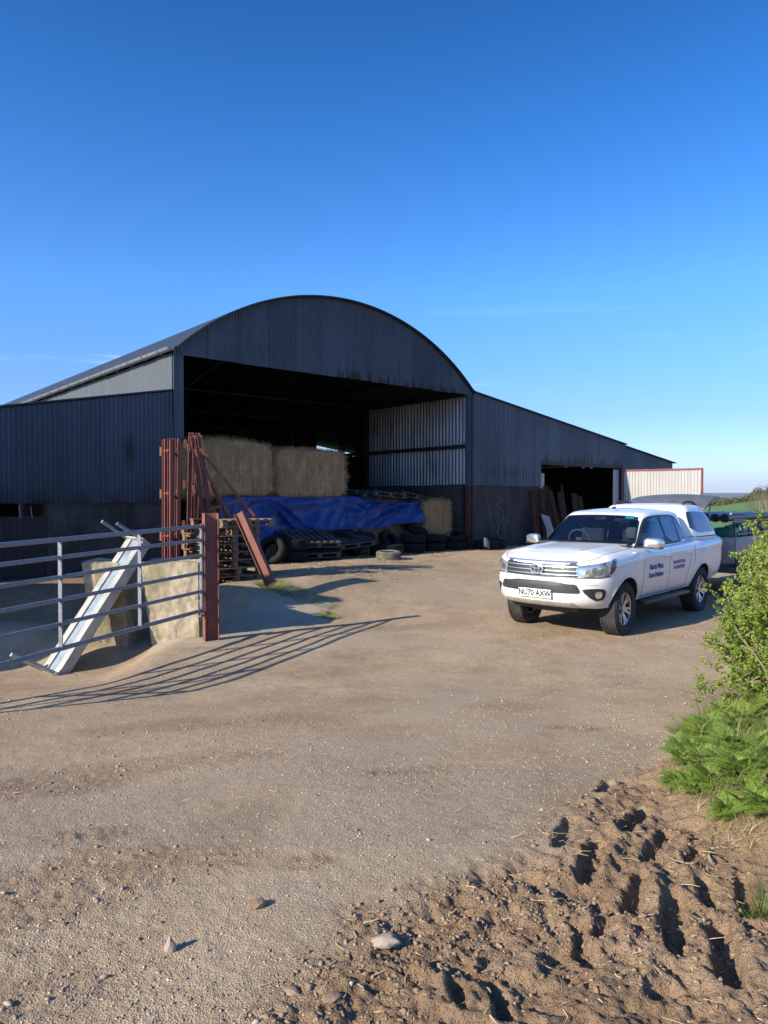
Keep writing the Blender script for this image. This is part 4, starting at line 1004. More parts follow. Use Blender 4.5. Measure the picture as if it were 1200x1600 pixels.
g = MB(); g.box((-1.02, 0, 1.66), (.02, .20, .06)); g.build('rear_view_mirror', M['blackplastic'], inn, bevel=.01)
for y_ in (-.60,): 
    g = MB(); g.bar((-1.70, y_ - .02, 1.27), (-1.62, y_ + .02, 1.72), .06, .05); g.bar((-1.58, -.16, 1.28), (-1.60, -.10, 1.62), .02, .02); g.build('door_pillar', M['seatpale'], inn, bevel=.008)
# windscreen and side glass
wsm = lambda u, v: (Vector((.4, u, v)), Vector((-1, 0, -.0)))
ws = patch('windscreen', [(-.77, 1.27), (-.40, 1.272), (0, 1.28), (.40, 1.272), (.77, 1.27), (.735, 1.40), (.63, 1.70), (.35, 1.72), (0, 1.725), (-.35, 1.72), (-.63, 1.70), (-.735, 1.40)], wsm, BC, M['glass'], truck, .004, .05, 1)
patch('windscreen_visor_strip', [(.44, 1.672), (.44, 1.694), (.565, 1.687), (.572, 1.665)], wsm, BC, M['teal'], ws, .006, .04, 0)
patch('cowl', [(-.80, 1.24), (.80, 1.24), (.79, 1.268), (.40, 1.27), (0, 1.276), (-.40, 1.27), (-.79, 1.268)], wsm, BC, M['blackplastic'], truck, .003, .05, 0)
front_win = [(-.62, 1.27), (-.70, 1.31), (-1.08, 1.615), (-1.22, 1.675), (-1.50, 1.70), (-1.54, 1.69), (-1.60, 1.275)]
rear_win = [(-1.67, 1.275), (-1.62, 1.69), (-1.70, 1.702), (-2.08, 1.692), (-2.24, 1.66), (-2.38, 1.50), (-2.46, 1.295)]
for mp in (sideL, sideR):
    patch('window_surround', [(-.52, 1.24), (-.64, 1.31), (-1.05, 1.635), (-1.22, 1.705), (-1.60, 1.722), (-2.10, 1.718), (-2.30, 1.685), (-2.44, 1.50), (-2.53, 1.255)], mp, BC, M['blackplastic'], truck, .003, .05, 1, holes=[smooth_poly(shrink(front_win, .96), 1), smooth_poly(shrink(rear_win, .96), 1)])
    for wn in (front_win, rear_win): patch('side_window', wn, mp, BC, M['glass'], truck, .008, .05, 1)
    patch('window_divider', [(-2.17, 1.28), (-2.14, 1.685), (-2.17, 1.68), (-2.21, 1.28)], mp, BC, M['blackplastic'], truck, .012, .05, 0)
    patch('hardtop_window', [(-2.80, 1.385), (-2.76, 1.74), (-2.84, 1.765), (-3.50, 1.745), (-3.62, 1.71), (-3.96, 1.43), (-3.94, 1.385)], mp, BN, M['glassdark'], truck, .008, .05, 1)
    patch('hardtop_seam', [(-2.70, 1.325), (-4.16, 1.322), (-4.16, 1.308), (-2.70, 1.311)], mp, BN, M['gap'], truck, .004, .05, 0)
# door gaps, handles, mirrors, sills
def strip(name, line, wd, mp, bv, m, off=.002):
    for a, b in zip(line, line[1:]):
        a, b = Vector(a), Vector(b); d = (b - a).normalized(); n_ = Vector((-d.y, d.x)) * wd / 2
        yield [tuple(a - n_), tuple(b - n_), tuple(b + n_), tuple(a + n_)]
for mp, sg in ((sideL, 1), (sideR, -1)):
    for line in ([(-.62, 1.22), (-.60, .95), (-.60, .50)], [(-1.62, 1.24), (-1.62, .50)], [(-2.54, 1.24), (-2.52, 1.0), (-2.50, .88), (-2.40, .62), (-2.36, .50)], [(-2.70, 1.28), (-2.70, .90)], [(-.60, .50), (-2.36, .50)]):
        for q in strip('', line, .009, mp, BV, None):
            patch('panel_gap', q, mp, BV, M['gap'], body, .0015, .05, 0)
    for q in strip('', [(-2.95, 1.19), (-2.95, 1.05), (-3.09, 1.05), (-3.09, 1.19), (-2.95, 1.19)] , .006, mp, BV, None): 
        if sg > 0: patch('fuel_flap_gap', q, mp, BV, M['gap'], body, .0015, .05, 0)
    patch('beltline_trim', [(-.54, 1.238), (-.54, 1.250), (-1.6, 1.262), (-2.56, 1.272), (-2.56, 1.260), (-1.6, 1.25)], mp, BC, M['blackplastic'], truck, .006, .05, 0)
    for hx in (-1.46, -2.38):
        h, nn, *_r = BV.ray_cast(*mp(hx, 1.085)); g = MB(); y0 = h.y
        g.tube([(hx - .10, y0 - sg * .01, 1.08), (hx - .06, y0 + sg * .028, 1.082), (hx, y0 + sg * .036, 1.085), (hx + .07, y0 + sg * .028, 1.085), (hx + .11, y0 - sg * .01, 1.082)], [.014, .017, .018, .017, .014], 10)
        hd = g.build('door_handle', M['chrome'], truck, smooth=True)
    # mirror
    g = MB(); mc = Vector((-.66, sg * 1.04, 1.315))
    bm = bmesh.new(); bmesh.ops.create_uvsphere(bm, u_segments=24, v_segments=14, radius=1)
    for v in bm.verts:
        x_, y_, z_ = v.co; e = 3.2
        r_ = (abs(x_) ** e + abs(y_) ** e + abs(z_) ** e) ** (1 / e); q = Vector((x_, y_, z_)) / r_
        v.co = mc + Vector((q.x * .075 * (1.0 if q.x > 0 else .8) - q.y * sg * .035, q.y * .14, q.z * .078 * (1 - .12 * q.y * sg)))
    me = bpy.data.meshes.new('m'); bm.to_mesh(me); bm.free(); me.shade_smooth(); mi = link('wing_mirror', me, M['chrome'], truck)
    g = MB(); g.bar((-.68, sg * .86, 1.255), (-.67, sg * .98, 1.262), .09, .04); g.build('mirror_arm', M['blackplastic'], mi, bevel=.01)
    g = MB(); g.box(mc + Vector((-.01, 0, -.07)), (.13, .24, .03)); g.build('mirror_base', M['blackplastic'], mi, bevel=.012)
    # side step
    g = MB(); g.box((-1.50, sg * .865, .415), (1.80, .19, .06)); stp = g.build('side_step', M['blackplastic'], truck, bevel=.02)
    for sx in (-.8, -1.5, -2.2): 
        g = MB(); g.bar((sx, sg * .6, .44), (sx, sg * .85, .40), .05, .03); g.build('step_bracket', M['blackplastic'], stp)
    patch('front_mudflap' if False else 'badge', [(-.28, .955), (-.28, .968), (-.46, .968), (-.46, .955)], mp, BV, M['chrome'], truck, .005, .05, 0)
    patch('tail_lamp', [(-4.19, .92), (-4.19, 1.22), (-4.08, 1.235), (-4.09, 1.05), (-4.12, .92)], mp, BV, M['redlens'], truck, .006, .05, 0)
# wheel arch lips and wheels
for ax in (0, -3.085):
    for sg, mp in ((1, sideL), (-1, sideR)):
        a0, a1 = R(-6 if ax else -14), R(186 if ax else 176); pts = [(ax + (AR + .0) * math.cos(a), .385 + AR * math.sin(a)) for a in np.linspace(a0, a1, 26)]
        pts2 = [(ax + (AR + .028) * math.cos(a), .385 + (AR + .028) * math.sin(a)) for a in np.linspace(a1, a0, 26)]
        patch('arch_lip', pts + pts2, mp, BV, M['paint'], body, .010, .05, 0)
tyre = MB(); TR, TW = .388, .265; prof = []
for r, h in ((.238, -.098), (.255, -.118), (.30, -.134), (.345, -.134), (.372, -.122), (.386, -.105), (.388, -.06), (.388, 0)): prof.append((r, h))
prof = prof + [(r, -h) for r, h in prof[-2::-1]] + [(.232, .06), (.232, -.06)]
tyre.lathe(prof, 'y', 48)
for k in range(64):       # tread blocks
    a = 2 * math.pi * k / 64
    for yy, da in ((-.095, 0), (-.045, .05), (.0, 0), (.045, .05), (.095, 0)):
        c_ = Vector((math.cos(a + da) * .390, yy, math.sin(a + da) * .390)); tyre.box(c_, (.012, .036, .026), Matrix.Rotation(-(a + da), 3, 'Y'))
def wheel(ax, sg, steer=0):
    wl = empty('wheel', (ax, sg * .775, .385), (0, 0, steer)); wl.parent = truck
    t = tyre_me; o = link('tyre', t, None, wl)
    o = link('rim', rim_me[sg], None, wl); return wl
o = tyre.build('tyre', mat_simple('dusty_road_tyre', (.045, .042, .040), .85, 0, .5, 5, .2, .2), None, smooth=True, angle=35); tyre_me = o.data; bpy.data.objects.remove(o)
rim_me = {}
for sg in (1, -1):
    g = MB(); f_ = sg
    pr2 = [(.228, -.09 * f_), (.238, -.10 * f_), (.238, .105 * f_), (.230, .112 * f_), (.216, .10 * f_), (.214, -.09 * f_)]
    g.lathe(pr2, 'y', 48)
    g.disc((0, -.02 * f_, 0), .215, (0, 1, 0), .01, 36)
    for k in range(6):
        a = 2 * math.pi * k / 6 + .26
        for da in (-.19, .19):
            p0 = Vector((.05 * math.cos(a), .055 * f_, .05 * math.sin(a))); p1 = Vector((.222 * math.cos(a + da), .088 * f_, .222 * math.sin(a + da)))
            g.bar(p0, p1, .035, .030, up=(0, 1, 0))
    g.disc((0, .07 * f_, 0), .062, (0, 1, 0), .05, 24)
    o = g.build('rim', M['alloy'], None, smooth=True, angle=30)
    # dark hub face behind the spokes
    o.data.materials.append(M['blackplastic'])
    for p in o.data.polygons:
        if abs(p.center.y + .02 * f_) < .012 and Vector((p.center.x, 0, p.center.z)).length < .2: p.material_index = 1
    rim_me[sg] = o.data; bpy.data.objects.remove(o)
for ax in (0, -3.085):
    for sg in (1, -1): wheel(ax, sg, R(3) if ax == 0 else 0)
# bonnet lines
topm = lambda u, v: (Vector((u, v, 2.5)), Vector((0, 0, -1)))
for sg in (1, -1):
    for q in strip('', [(-.40, sg * .80), (.25, sg * .795), (.60, sg * .745), (.80, sg * .60)], .009, topm, BV, None): patch('bonnet_gap', q, topm, BV, M['gap'], body, .0015, .05, 0)
    g = MB(); g.tube([(-2.92, sg * .62, 1.85), (-3.0, sg * .62, 1.91), (-3.15, sg * .62, 1.93), (-3.38, sg * .61, 1.925), (-3.52, sg * .60, 1.90), (-3.60, sg * .60, 1.84)], [.02, .022, .022, .022, .022, .02], 8); g.build('roof_rail', M['blackplastic'], truck, smooth=True)
# aerial
g = MB(); g.box((-1.30, .10, 1.835), (.09, .045, .035)); ae = g.build('aerial_base', M['blackplastic'], truck, bevel=.01)
g = MB(); g.tube([(-1.30, .10, 1.84), (-1.46, .10, 1.965)], [.006, .004], 6); g.build('aerial', M['blackplastic'], ae)
# raised rear hatch of the hardtop
g = MB(); hg = []; NU, NV = 18, 12
for i in range(NU + 1):
    for j in range(NV + 1):
        y = lerp(-.78, .78, i / NU); t = j / NV; arc_ = 1 - (y / .78) ** 2
        x = -3.56 - t * .82; z = 1.885 + t * .17 + .05 * (arc_ - .55) + .05 * math.sin(math.pi * t) - (.05 * max(0, abs(y) / .78 - .72) / .28 * (1 - t))
        hg.append((x, y, z))
F_ = [tuple(int(q) for q in f) for f in grid_faces(NU + 1, NV + 1)]; n_ = len(hg)
g.add(hg + [(p[0], p[1], p[2] - .035) for p in hg], F_ + [tuple(q + n_ for q in f[::-1]) for f in F_] +
      [(j, j + 1, n_ + j + 1, n_ + j) for j in range(NV)] + [(NU * (NV + 1) + j, NU * (NV + 1) + j + 1, n_ + NU * (NV + 1) + j + 1, n_ + NU * (NV + 1) + j) for j in range(NV)] +
      [(i * (NV + 1), (i + 1) * (NV + 1), n_ + (i + 1) * (NV + 1), n_ + i * (NV + 1)) for i in range(NU)] + [(i * (NV + 1) + NV, (i + 1) * (NV + 1) + NV, n_ + (i + 1) * (NV + 1) + NV, n_ + i * (NV + 1) + NV) for i in range(NU)])
ht = g.build('rear_hatch', M['hatch'], truck, smooth=True, angle=50)
for sg in (1, -1): 
    g = MB(); g.tube([(-4.02, sg * .70, 1.50), (-4.12, sg * .70, 1.97)], .012, 8); g.build('gas_strut', M['galvtube'], ht)
# door lettering, laid on the door skin
def door_text(s, x, z, size, m, wsc=1., italic=0.):
    h, nn, *_r = BV.ray_cast(Vector((x, 1.6, z)), Vector((0, -1, 0)))
    Mx = Matrix(((-1, 0, 0, x), (0, 0, 1, h.y + .006), (0, 1, 0, z), (0, 0, 0, 1)))
    text_mesh('lettering', s, size, m, truck, Mx, .002, wsc, .0015)
door_text('North West', -1.08, .93, .118, M['blueink'], .88); door_text('Farm Painters', -1.08, .805, .115, M['blueink'], .86)
door_text('Mob: 07921 497785', -2.02, .945, .078, M['greyink'], .80); door_text('Tel: 01287 204683', -2.02, .86, .078, M['greyink'], .80)
# ================================================================ BALES, TARP
def straw_blades(P, N, rng_, n, L=.07, w=.0028):
    """thin straws lying roughly in the surface; P,N arrays of surface samples"""
    idx = rng_.integers(0, len(P), n); p = P[idx]; nn = N[idx]
    t = rng_.normal(size=(n, 3)) * np.array([.8, .8, 1.5]); t -= nn * np.sum(t * nn, 1)[:, None]; t /= np.linalg.norm(t, axis=1)[:, None] + 1e-9
    t = t + nn * rng_.uniform(0, .7, (n, 1)); t /= np.linalg.norm(t, axis=1)[:, None]; b = np.cross(t, nn); b /= np.linalg.norm(b, axis=1)[:, None] + 1e-9
    l = rng_.uniform(.4, 1.3, (n, 1)) * L; p = p + rng_.normal(size=(n, 3)) * .02
    a0 = p - b * w; a1 = p + b * w; c0 = p + t * l + b * w * .6; c1 = p + t * l - b * w * .6
    V = np.stack([a0, a1, c0, c1], 1).reshape(-1, 3); F = np.arange(n * 4).reshape(n, 4); return V, F
def bale(name, s0, s1, m0, m1, z0, z1, seed, bulge=.05, lab='', top_bump=.05, group='straw bales'):
    r_ = np.random.default_rng(seed); c = B((s0 + s1) / 2, (m0 + m1) / 2, 0); hx, hy, hz = (s1 - s0) / 2, (m1 - m0) / 2, z1 - z0
    Vs = []; Fs = []; Ns = []; base = 0; n = 26
    for ax, sg in ((0, 1), (0, -1), (1, 1), (1, -1), (2, 1), (2, -1)):
        u, v = np.meshgrid(np.linspace(-1, 1, n), np.linspace(-1, 1, n), indexing='ij'); w_ = np.full_like(u, sg)
        P = [None] * 3; o = [a for a in (0, 1, 2) if a != ax]; P[ax] = w_; P[o[0]] = u; P[o[1]] = v
        P = np.stack(P, -1).reshape(-1, 3); q = P.copy(); e = 9
        q = q / (np.sum(np.abs(q) ** e, 1) ** (1 / e))[:, None]
        nz = fbm(P[:, 0] * hx * 2 + P[:, 1] * 3 + seed, P[:, 2] * 2 + P[:, 1] * hy * 2 + ax * 7, 2.2, 4) - .5
        nn = P / np.linalg.norm(P, axis=1)[:, None]
        q3 = np.stack([q[:, 0] * hx, q[:, 1] * hy, q[:, 2] * hz / 2], -1)
        q3[:, 0] += q[:, 0] * bulge * (1 - q[:, 2] ** 2); q3[:, 1] += q[:, 1] * bulge * (1 - q[:, 2] ** 2)
        q3[:, 2] += np.maximum(q[:, 2], 0) * top_bump * (1 - q[:, 0] ** 2)
        q3 += nn * nz[:, None] * .10
        f = grid_faces(n, n); 
        if (sg > 0) == (ax != 1): pass
        else: f = f[:, ::-1]
        Vs.append(q3); Ns.append(nn); Fs.append(f + base); base += len(q3)
    V = np.concatenate(Vs); N = np.concatenate(Ns); F = np.concatenate(Fs)
    # denser sample points for the straws
    k = F[r_.integers(0, len(F), 14000)]; w4 = r_.dirichlet((1, 1, 1, 1), len(k)); SP = np.einsum('ij,ijk->ik', w4, V[k]); SN = np.einsum('ij,ijk->ik', w4, N[k])
    ax_ = np.argmax(np.abs(SN), 1); SN2 = np.zeros_like(SN); SN2[np.arange(len(SN)), ax_] = np.sign(SN[np.arange(len(SN)), ax_])
    bv, bf = straw_blades(SP, SN2, r_, 24000, .13, .0036)
    o = np_mesh(name, V, F, M['straw'], None, True); bl = np_mesh('straw_ends', bv, bf, M['straw_ends'], o, False); bl['kind'] = 'stuff'; o.location = (c.x, c.y, (z0 + z1) / 2); o.rotation_euler = (0, 0, math.atan2(U.y, U.x))
    return tag(o, lab, 'straw bale', group)
M['straw_ends'] = m_straw('straw_ends', (.46, .27, .11), (.92, .60, .29), (1.0, .80, .46))
ZT = 2.03
bale('straw_bale', .45, 2.88, .75, 1.95, ZT - .02, ZT + 1.24, 11, lab='big rounded-top straw bale directly behind the red steel frames, on the tarp', top_bump=.12)
bale('straw_bale', 2.96, 5.08, .72, 1.92, ZT - .02, ZT + 1.18, 12, lab='big square straw bale on the blue tarp, with the ragged right end', top_bump=.02)
bale('straw_bale', 7.6, 8.66, .35, 1.5, .85, 1.88, 13, lab='straw bale poking out at the right end of the blue tarp beside the barn post', bulge=.02)
bale('straw_bale', 1.2, 7.4, .80, 2.6, .35, 1.96, 14, bulge=.0, top_bump=0, lab='long straw stack hidden under the blue tarp')
# tarp: draped over the stack front
ns, nz = 260, 90; sA = np.linspace(1.35, 7.62, ns); tt = np.linspace(0, 1, nz); S_, T_ = np.meshgrid(sA, tt, indexing='ij')
bot = 1.10 + .35 * np.exp(-((S_ - 1.6) / .7) ** 2) * 0 + .10 * np.sin(S_ * 1.1 + 2.2) - .25 * np.exp(-((S_ - 2.0) / .5) ** 2) + .30 * sst((S_ - 5.6) / 1.9)
topz = ZT + .0 - .02 * np.sin(S_ * 2) - .14 * sst((S_ - 5.2) / 1.2); m_top = .95
lip = .25     # part of the sheet lies on top
Tz = np.clip((T_ - lip) / (1 - lip), 0, 1); Zt = topz + (bot - topz) * Tz; 
mt = np.where(T_ < lip, .72 + (lip - T_) / lip * 1.0, .67 - .22 * Tz + .0 * S_) - sst((S_ - 5.6) / 2.0) * .20
fold = np.zeros_like(S_); fr = np.random.default_rng(8)
def pleat(s0, t0, s1, t1, w_, a_):      # sharp diagonal crease
    global fold
    dx, dy = s1 - s0, (t1 - t0) * 1.2; L_ = math.hypot(dx, dy); u_ = ((S_ - s0) * dx + (Tz - t0) * 1.2 * dy) / L_ ** 2; dd_ = ((S_ - s0) * dy - (Tz - t0) * 1.2 * dx) / L_
    env = np.clip(u_ * 5, 0, 1) * np.clip((1.05 - u_) * 5, 0, 1); fold = fold + a_ * env * np.exp(-np.abs(dd_ / w_) ** 1.3) * (.6 + .4 * np.clip(1 - u_, 0, 1))
for q in [(2.55, 0, 3.6, 1., .08, .14), (2.75, 0, 3.95, 1., .05, -.10), (4.6, 0, 5.3, .9, .09, .05), (6.3, .0, 5.2, .8, .08, .09), (6.5, 0, 6.9, .7, .06, .08), (6.35, .02, 6.2, .7, .07, -.06), (5.0, 0, 5.9, .6, .08, .06),
          (1.7, 0, 1.9, 1, .1, .06), (2.2, 0, 2.3, 1, .08, -.05), (7.3, .1, 5.4, .95, .06, .10), (7.1, .0, 5.9, .7, .05, -.07), (3.4, .0, 3.35, .9, .05, .025), (4.1, .05, 4.0, .8, .06, -.02)]: pleat(*q)
fold += (fbm(S_ * 1.5 + Tz, Tz * 1.2, 1.3, 2) - .5) * .20 + (np.abs(fbm(S_ * .9 + Tz * .5, Tz * .7 - S_ * .2, 2.2, 2) - .5)) * -.16
fold *= np.clip(Tz * 6, .08, 1)
edge_h = (fbm(S_, S_ * 0, 3, 3) - .5) * .12 * Tz; mt = mt - fold; Zt = Zt + edge_h
V = np.stack([PL.x + U.x * S_ + NI.x * mt, PL.y + U.y * S_ + NI.y * mt, Zt], -1).reshape(-1, 3)
tp = np_mesh('tarpaulin', V, grid_faces(ns, nz), M['tarp'], None, True); tag(tp, 'creased bright blue tarpaulin draped over the straw stack below the bales', 'tarpaulin')
md = tp.modifiers.new('t', 'SOLIDIFY'); md.thickness = .004

# ================================================================ PALLETS
PB = {}
def board(name, size, c, m, parent):
    key = (name, size, m.name)
    if key not in PB:
        g = MB(); g.box((0, 0, 0), size); o = g.build(name, m, parent, bevel=.003, segs=1); PB[key] = o.data
    else: o = link(name, PB[key], None, parent)
    o.location = c; return o
def pallet(loc, rot, m, lab, group, seed=0, Lx=1.2, Ly=1.0):
    rr = random.Random(seed); p = empty('pallet', loc, rot, label=lab, cat='pallet', group=group)
    n = 7
    for k in range(n):
        x = -Lx / 2 + .05 + (Lx - .1) * k / (n - 1)
        o = board('deck_board', (.098, Ly, .020), (x + rr.uniform(-.008, .008), rr.uniform(-.006, .006), .132), m, p)
    for y in (-Ly / 2 + .05, 0, Ly / 2 - .05):
        board('stringer', (Lx, .095, .020), (0, y, .111), m, p)
        for x in (-Lx / 2 + .07, 0, Lx / 2 - .07): board('block', (.12, .095, .076), (x, y, .062), m, p)
    for y in (-Ly / 2 + .05, 0, Ly / 2 - .05): board('base_board', (Lx, .098, .020), (0, y, .012), m, p)
    return p
px_, py_ = -3.06, 13.3; zb_ = zg(px_, py_) + .0
yaw = math.atan2(U.y, U.x); rp = random.Random(5); ord_ = ['lowest', 'second from the bottom', 'third from the bottom', 'fourth from the bottom', 'fifth from the bottom', 'sixth from the bottom', 'seventh from the bottom', 'topmost']
NPAL = 7
for k in range(NPAL):
    top = k == NPAL - 1
    pallet((px_ + rp.uniform(-.035, .035), py_ + rp.uniform(-.035, .035), zb_ + k * .146), (0, 0, yaw + math.pi / 2 + rp.uniform(-.05, .05)), M['wood'],
           ('topmost pallet of the stack behind the gate post, ' if top else ord_[k] + ' pallet of the stack behind the gate post, ') + 'weathered timber', 'pallets stacked behind the gate post', k)
pallet((px_ + .22, py_ + .05, zb_ + NPAL * .146), (0, 0, yaw + .14), M['wood'], 'loose crooked pallet overhanging the right side of the stack top', 'pallets stacked behind the gate post', 31)
# pallets lying on the tarp and against the stack
b = B(6.25, .75, 1.97); pallet(b, (R(-6), R(4), yaw + .05), M['wood_grey'], 'dark grey pallet lying on the tarp between the straw bales and the galvanised wall', 'dark pallets on the tarp', 41)
b = B(5.75, 1.6, 2.06); pallet(b, (R(-3), R(2), yaw + .1), M['wood_grey'], 'dark pallet farther back on the tarp beside the ragged bale end', 'dark pallets on the tarp', 42)
b = B(7.45, .95, 1.93); pallet(b, (R(-4), R(10), yaw), M['wood_grey'], 'dark grey pallet tilting down onto the small straw bale at the right end', 'dark pallets on the tarp', 43)
b = B(3.45, .02, .96); pallet(b, (R(16), R(2), yaw - .1), M['wood_grey'], 'dark pallet sloping under the bottom edge of the blue tarp', 'dark pallets by the tyres', 44)
b = B(3.45, .05, .60); pallet(b, (R(4), 0, yaw - .05), M['wood_grey'], 'dark pallet flat on the ground below the sloping pallet', 'dark pallets by the tyres', 45)
b = B(4.6, .12, .88); pallet(b, (R(14), R(-3), yaw + .1), M['wood_grey'], 'dark pallet leaning low beside the big upright tyre', 'dark pallets by the tyres', 46)

# ================================================================ TYRES
def tyre_mesh(name, Rt, Wt, m, seed, squash=0.):
    Ri = Rt * .60; pr = [(Ri, -Wt * .38), (Ri + .02, -Wt * .44), (Rt * .80, -Wt * .5), (Rt * .94, -Wt * .46), (Rt * .985, -Wt * .34), (Rt, 0), (Rt * .985, Wt * .34), (Rt * .94, Wt * .46), (Rt * .80, Wt * .5), (Ri + .02, Wt * .44), (Ri, Wt * .38),
                         (Ri + .03, Wt * .34), (Rt * .80, Wt * .43), (Rt * .93, Wt * .3), (Rt * .94, 0), (Rt * .93, -Wt * .3), (Rt * .80, -Wt * .43), (Ri + .03, -Wt * .34)]
    g = MB(); g.lathe(pr, 'z', 40); nb = 46
    for k in range(nb):
        a = 2 * math.pi * k / nb
        for zz, da in ((-Wt * .3, 0), (-Wt * .1, .06), (Wt * .1, 0), (Wt * .3, .06)):
            g.box((math.cos(a + da) * Rt * .995, math.sin(a + da) * Rt * .995, zz), (.016, Rt * .09, Wt * .15), Matrix.Rotation(a + da, 3, 'Z'))
    return g.build(name, m, None, smooth=True, angle=32)
tm = {}
def tyre_at(Rt, Wt, pos, tilt, lab, m='rubber', group='old tyres heaped in front of the tarp', rotz=0):
    k = (Rt, Wt, m)
    if k not in tm: o = tyre_mesh('tyre', Rt, Wt, M[m], 1); tm[k] = o.data
    else: o = link('tyre', tm[k])
    o.location = pos; o.rotation_euler = (tilt[0], tilt[1], rotz); return tag(o, lab, 'tyre', group)
def BG(s, m_, dz=0): p = B(s, m_); return Vector((p.x, p.y, zg(p.x, p.y) + dz))
tyre_at(.30, .20, BG(5.05, -1.05, .10), (R(3), 0), 'single pale dusty car tyre lying flat in the sun in front of the heap', 'rubber_dusty', 'tyre')
tl = [(.42, .30, 4.75, -.38, .34, (R(38), R(8)), 'large tyre tilted back against the tarp directly behind the sunlit tyre'),
      (.36, .24, 6.15, -.42, .30, (R(62), R(20)), 'tyre standing half upright at the right bottom corner of the tarp'),
      (.44, .28, 5.8, -.75, .15, (R(2), R(2)), 'wide tyre lying flat right of the sunlit dusty tyre'),
      (.34, .24, 6.9, -.55, .13, (0, R(3)), 'tyre flat on the ground below the straw bale end'),
      (.36, .24, 6.95, -.50, .38, (R(5), R(-4)), 'tyre lying on another below the small straw bale'),
      (.34, .22, 7.75, -.5, .12, (R(2), 0), 'lowest tyre of the pile left of the barn post'),
      (.34, .22, 7.8, -.45, .36, (R(-4), R(5)), 'upper tyre of the pile left of the barn post'),
      (.35, .22, 8.5, -.6, .12, (0, R(2)), 'tyre flat on the ground at the foot of the barn post'),
      (.34, .22, 8.55, -.5, .36, (R(12), R(-8)), 'tyre leaning on top of the pile at the foot of the barn post'),
      (.35, .25, 9.4, -.45, .14, (R(3), R(2)), 'tyre lying just right of the barn post below the climbing stems'),
      (.36, .26, 9.9, -.3, .14, (0, 0), 'rightmost dark tyre against the concrete wall'),
      (.38, .26, 2.85, -.75, .14, (0, R(2)), 'tyre flat on the ground right of the pallet stack'),
      (.38, .26, 2.88, -.72, .41, (R(3), 0), 'tyre stacked on another right of the pallet stack'),
      (.40, .28, 3.85, -.55, .15, (0, R(2)), 'wide tyre lying flat in front of the sloping dark pallet'),
      (.33, .22, 6.4, -.25, .12, (R(4), 0), 'tyre flat at the front of the heap below the tarp corner'),
      (.33, .24, 7.35, -.2, .60, (R(20), R(10)), 'tyre perched highest in front of the small straw bale'),
      (.38, .26, 5.35, -.2, .40, (R(18), R(-10)), 'tyre slumped on another just behind the flat wide one'),
      (.33, .22, 2.2, -.9, .30, (R(60), R(30)), 'tyre leaning in the shade beside the pallet stack')]
for Rt, Wt, s, m_, dz, tilt, lab in tl: tyre_at(Rt, Wt, BG(s, m_ + (.62 if s < 9 else .05), dz), tilt, lab, rotz=random.uniform(0, 6))

# ================================================================ RED OXIDE STEEL
def steel(name, a, b, h, w_, lab, cat='steel beam', m='redoxide', up=(1, 0, 0), group=None):
    a = Vector(a); b = Vector(b); g = MB(); g.ibeam((0, 0, 0), b - a, h, w_, .012, up=up); o = g.build(name, M[m], None, bevel=.0015, segs=1); o.location = a; return tag(o, lab, cat, group)
steel('steel_beam', W(423, 912, 12.15), W(374, 801, 12.45), .17, .12, 'red oxide steel beam leaning on the right face of the pallet stack', up=(.87, -.3, 0))
def frame(loc, rotz, tilt, H, lab, group, wd=.34, braces=()):
    f = empty('steel_truss', loc, (tilt[0], tilt[1], rotz), label=lab, cat='steel frame', group=group)
    for x in (0, wd):
        g = MB(); g.ibeam((x, 0, 0), (x, 0, H), .085, .07, .01, up=(1, 0, 0)); g.build('upright', M['redoxide'], f, bevel=.0015, segs=1)
    for k in range(4):
        z = H * (.08 + .28 * k)
        g = MB(); g.box((-.10, .0, z), (.05, .05, .16)); g.bar((-.10, 0, z), (wd, 0, z + .02), .03, .04); g.build('cleat', M['redoxide'], f, bevel=.0015, segs=1)
    for a, b in braces:
        g = MB(); g.bar(a, b, .06, .05); g.build('brace', M['redoxide'], f, bevel=.0015, segs=1)
    return f
def WG(px, D, dz=0): p = W(px, 778, D); return Vector((p.x, p.y, zg(p.x, p.y) + dz))
frame(WG(257, 12.75, -.05), R(-38), (0, R(.5)), 2.72, 'tall red steel frame standing upright at the left corner of the barn', 'red steel frames stacked upright', .16)
frame(WG(268, 12.9, -.05), R(-38), (0, R(1.5)), 2.72, 'tall red steel frame standing directly behind the leftmost frame', 'red steel frames stacked upright', .14)
frame(WG(293, 13.3, .05), R(20), (0, R(1.5)), 2.70, 'red steel frame between the upright pair and the slanting frame by the bale', 'red steel frames stacked upright', .12,
      [((0, 0, 2.5), (.75, 0, 1.0)), ((.75, 0, 1.02), (0, 0, 1.08))])
frame(WG(330, 13.3, .0), R(20), (0, R(-7)), 2.75, 'red steel frame tilting left with long diagonal braces in front of the left bale', 'red steel frames stacked upright', .12,
      [((.1, 0, 2.5), (.95, 0, 1.12)), ((.10, 0, 1.35), (.80, 0, 1.48)), ((0, 0, 2.5), (.55, 0, 1.0))])
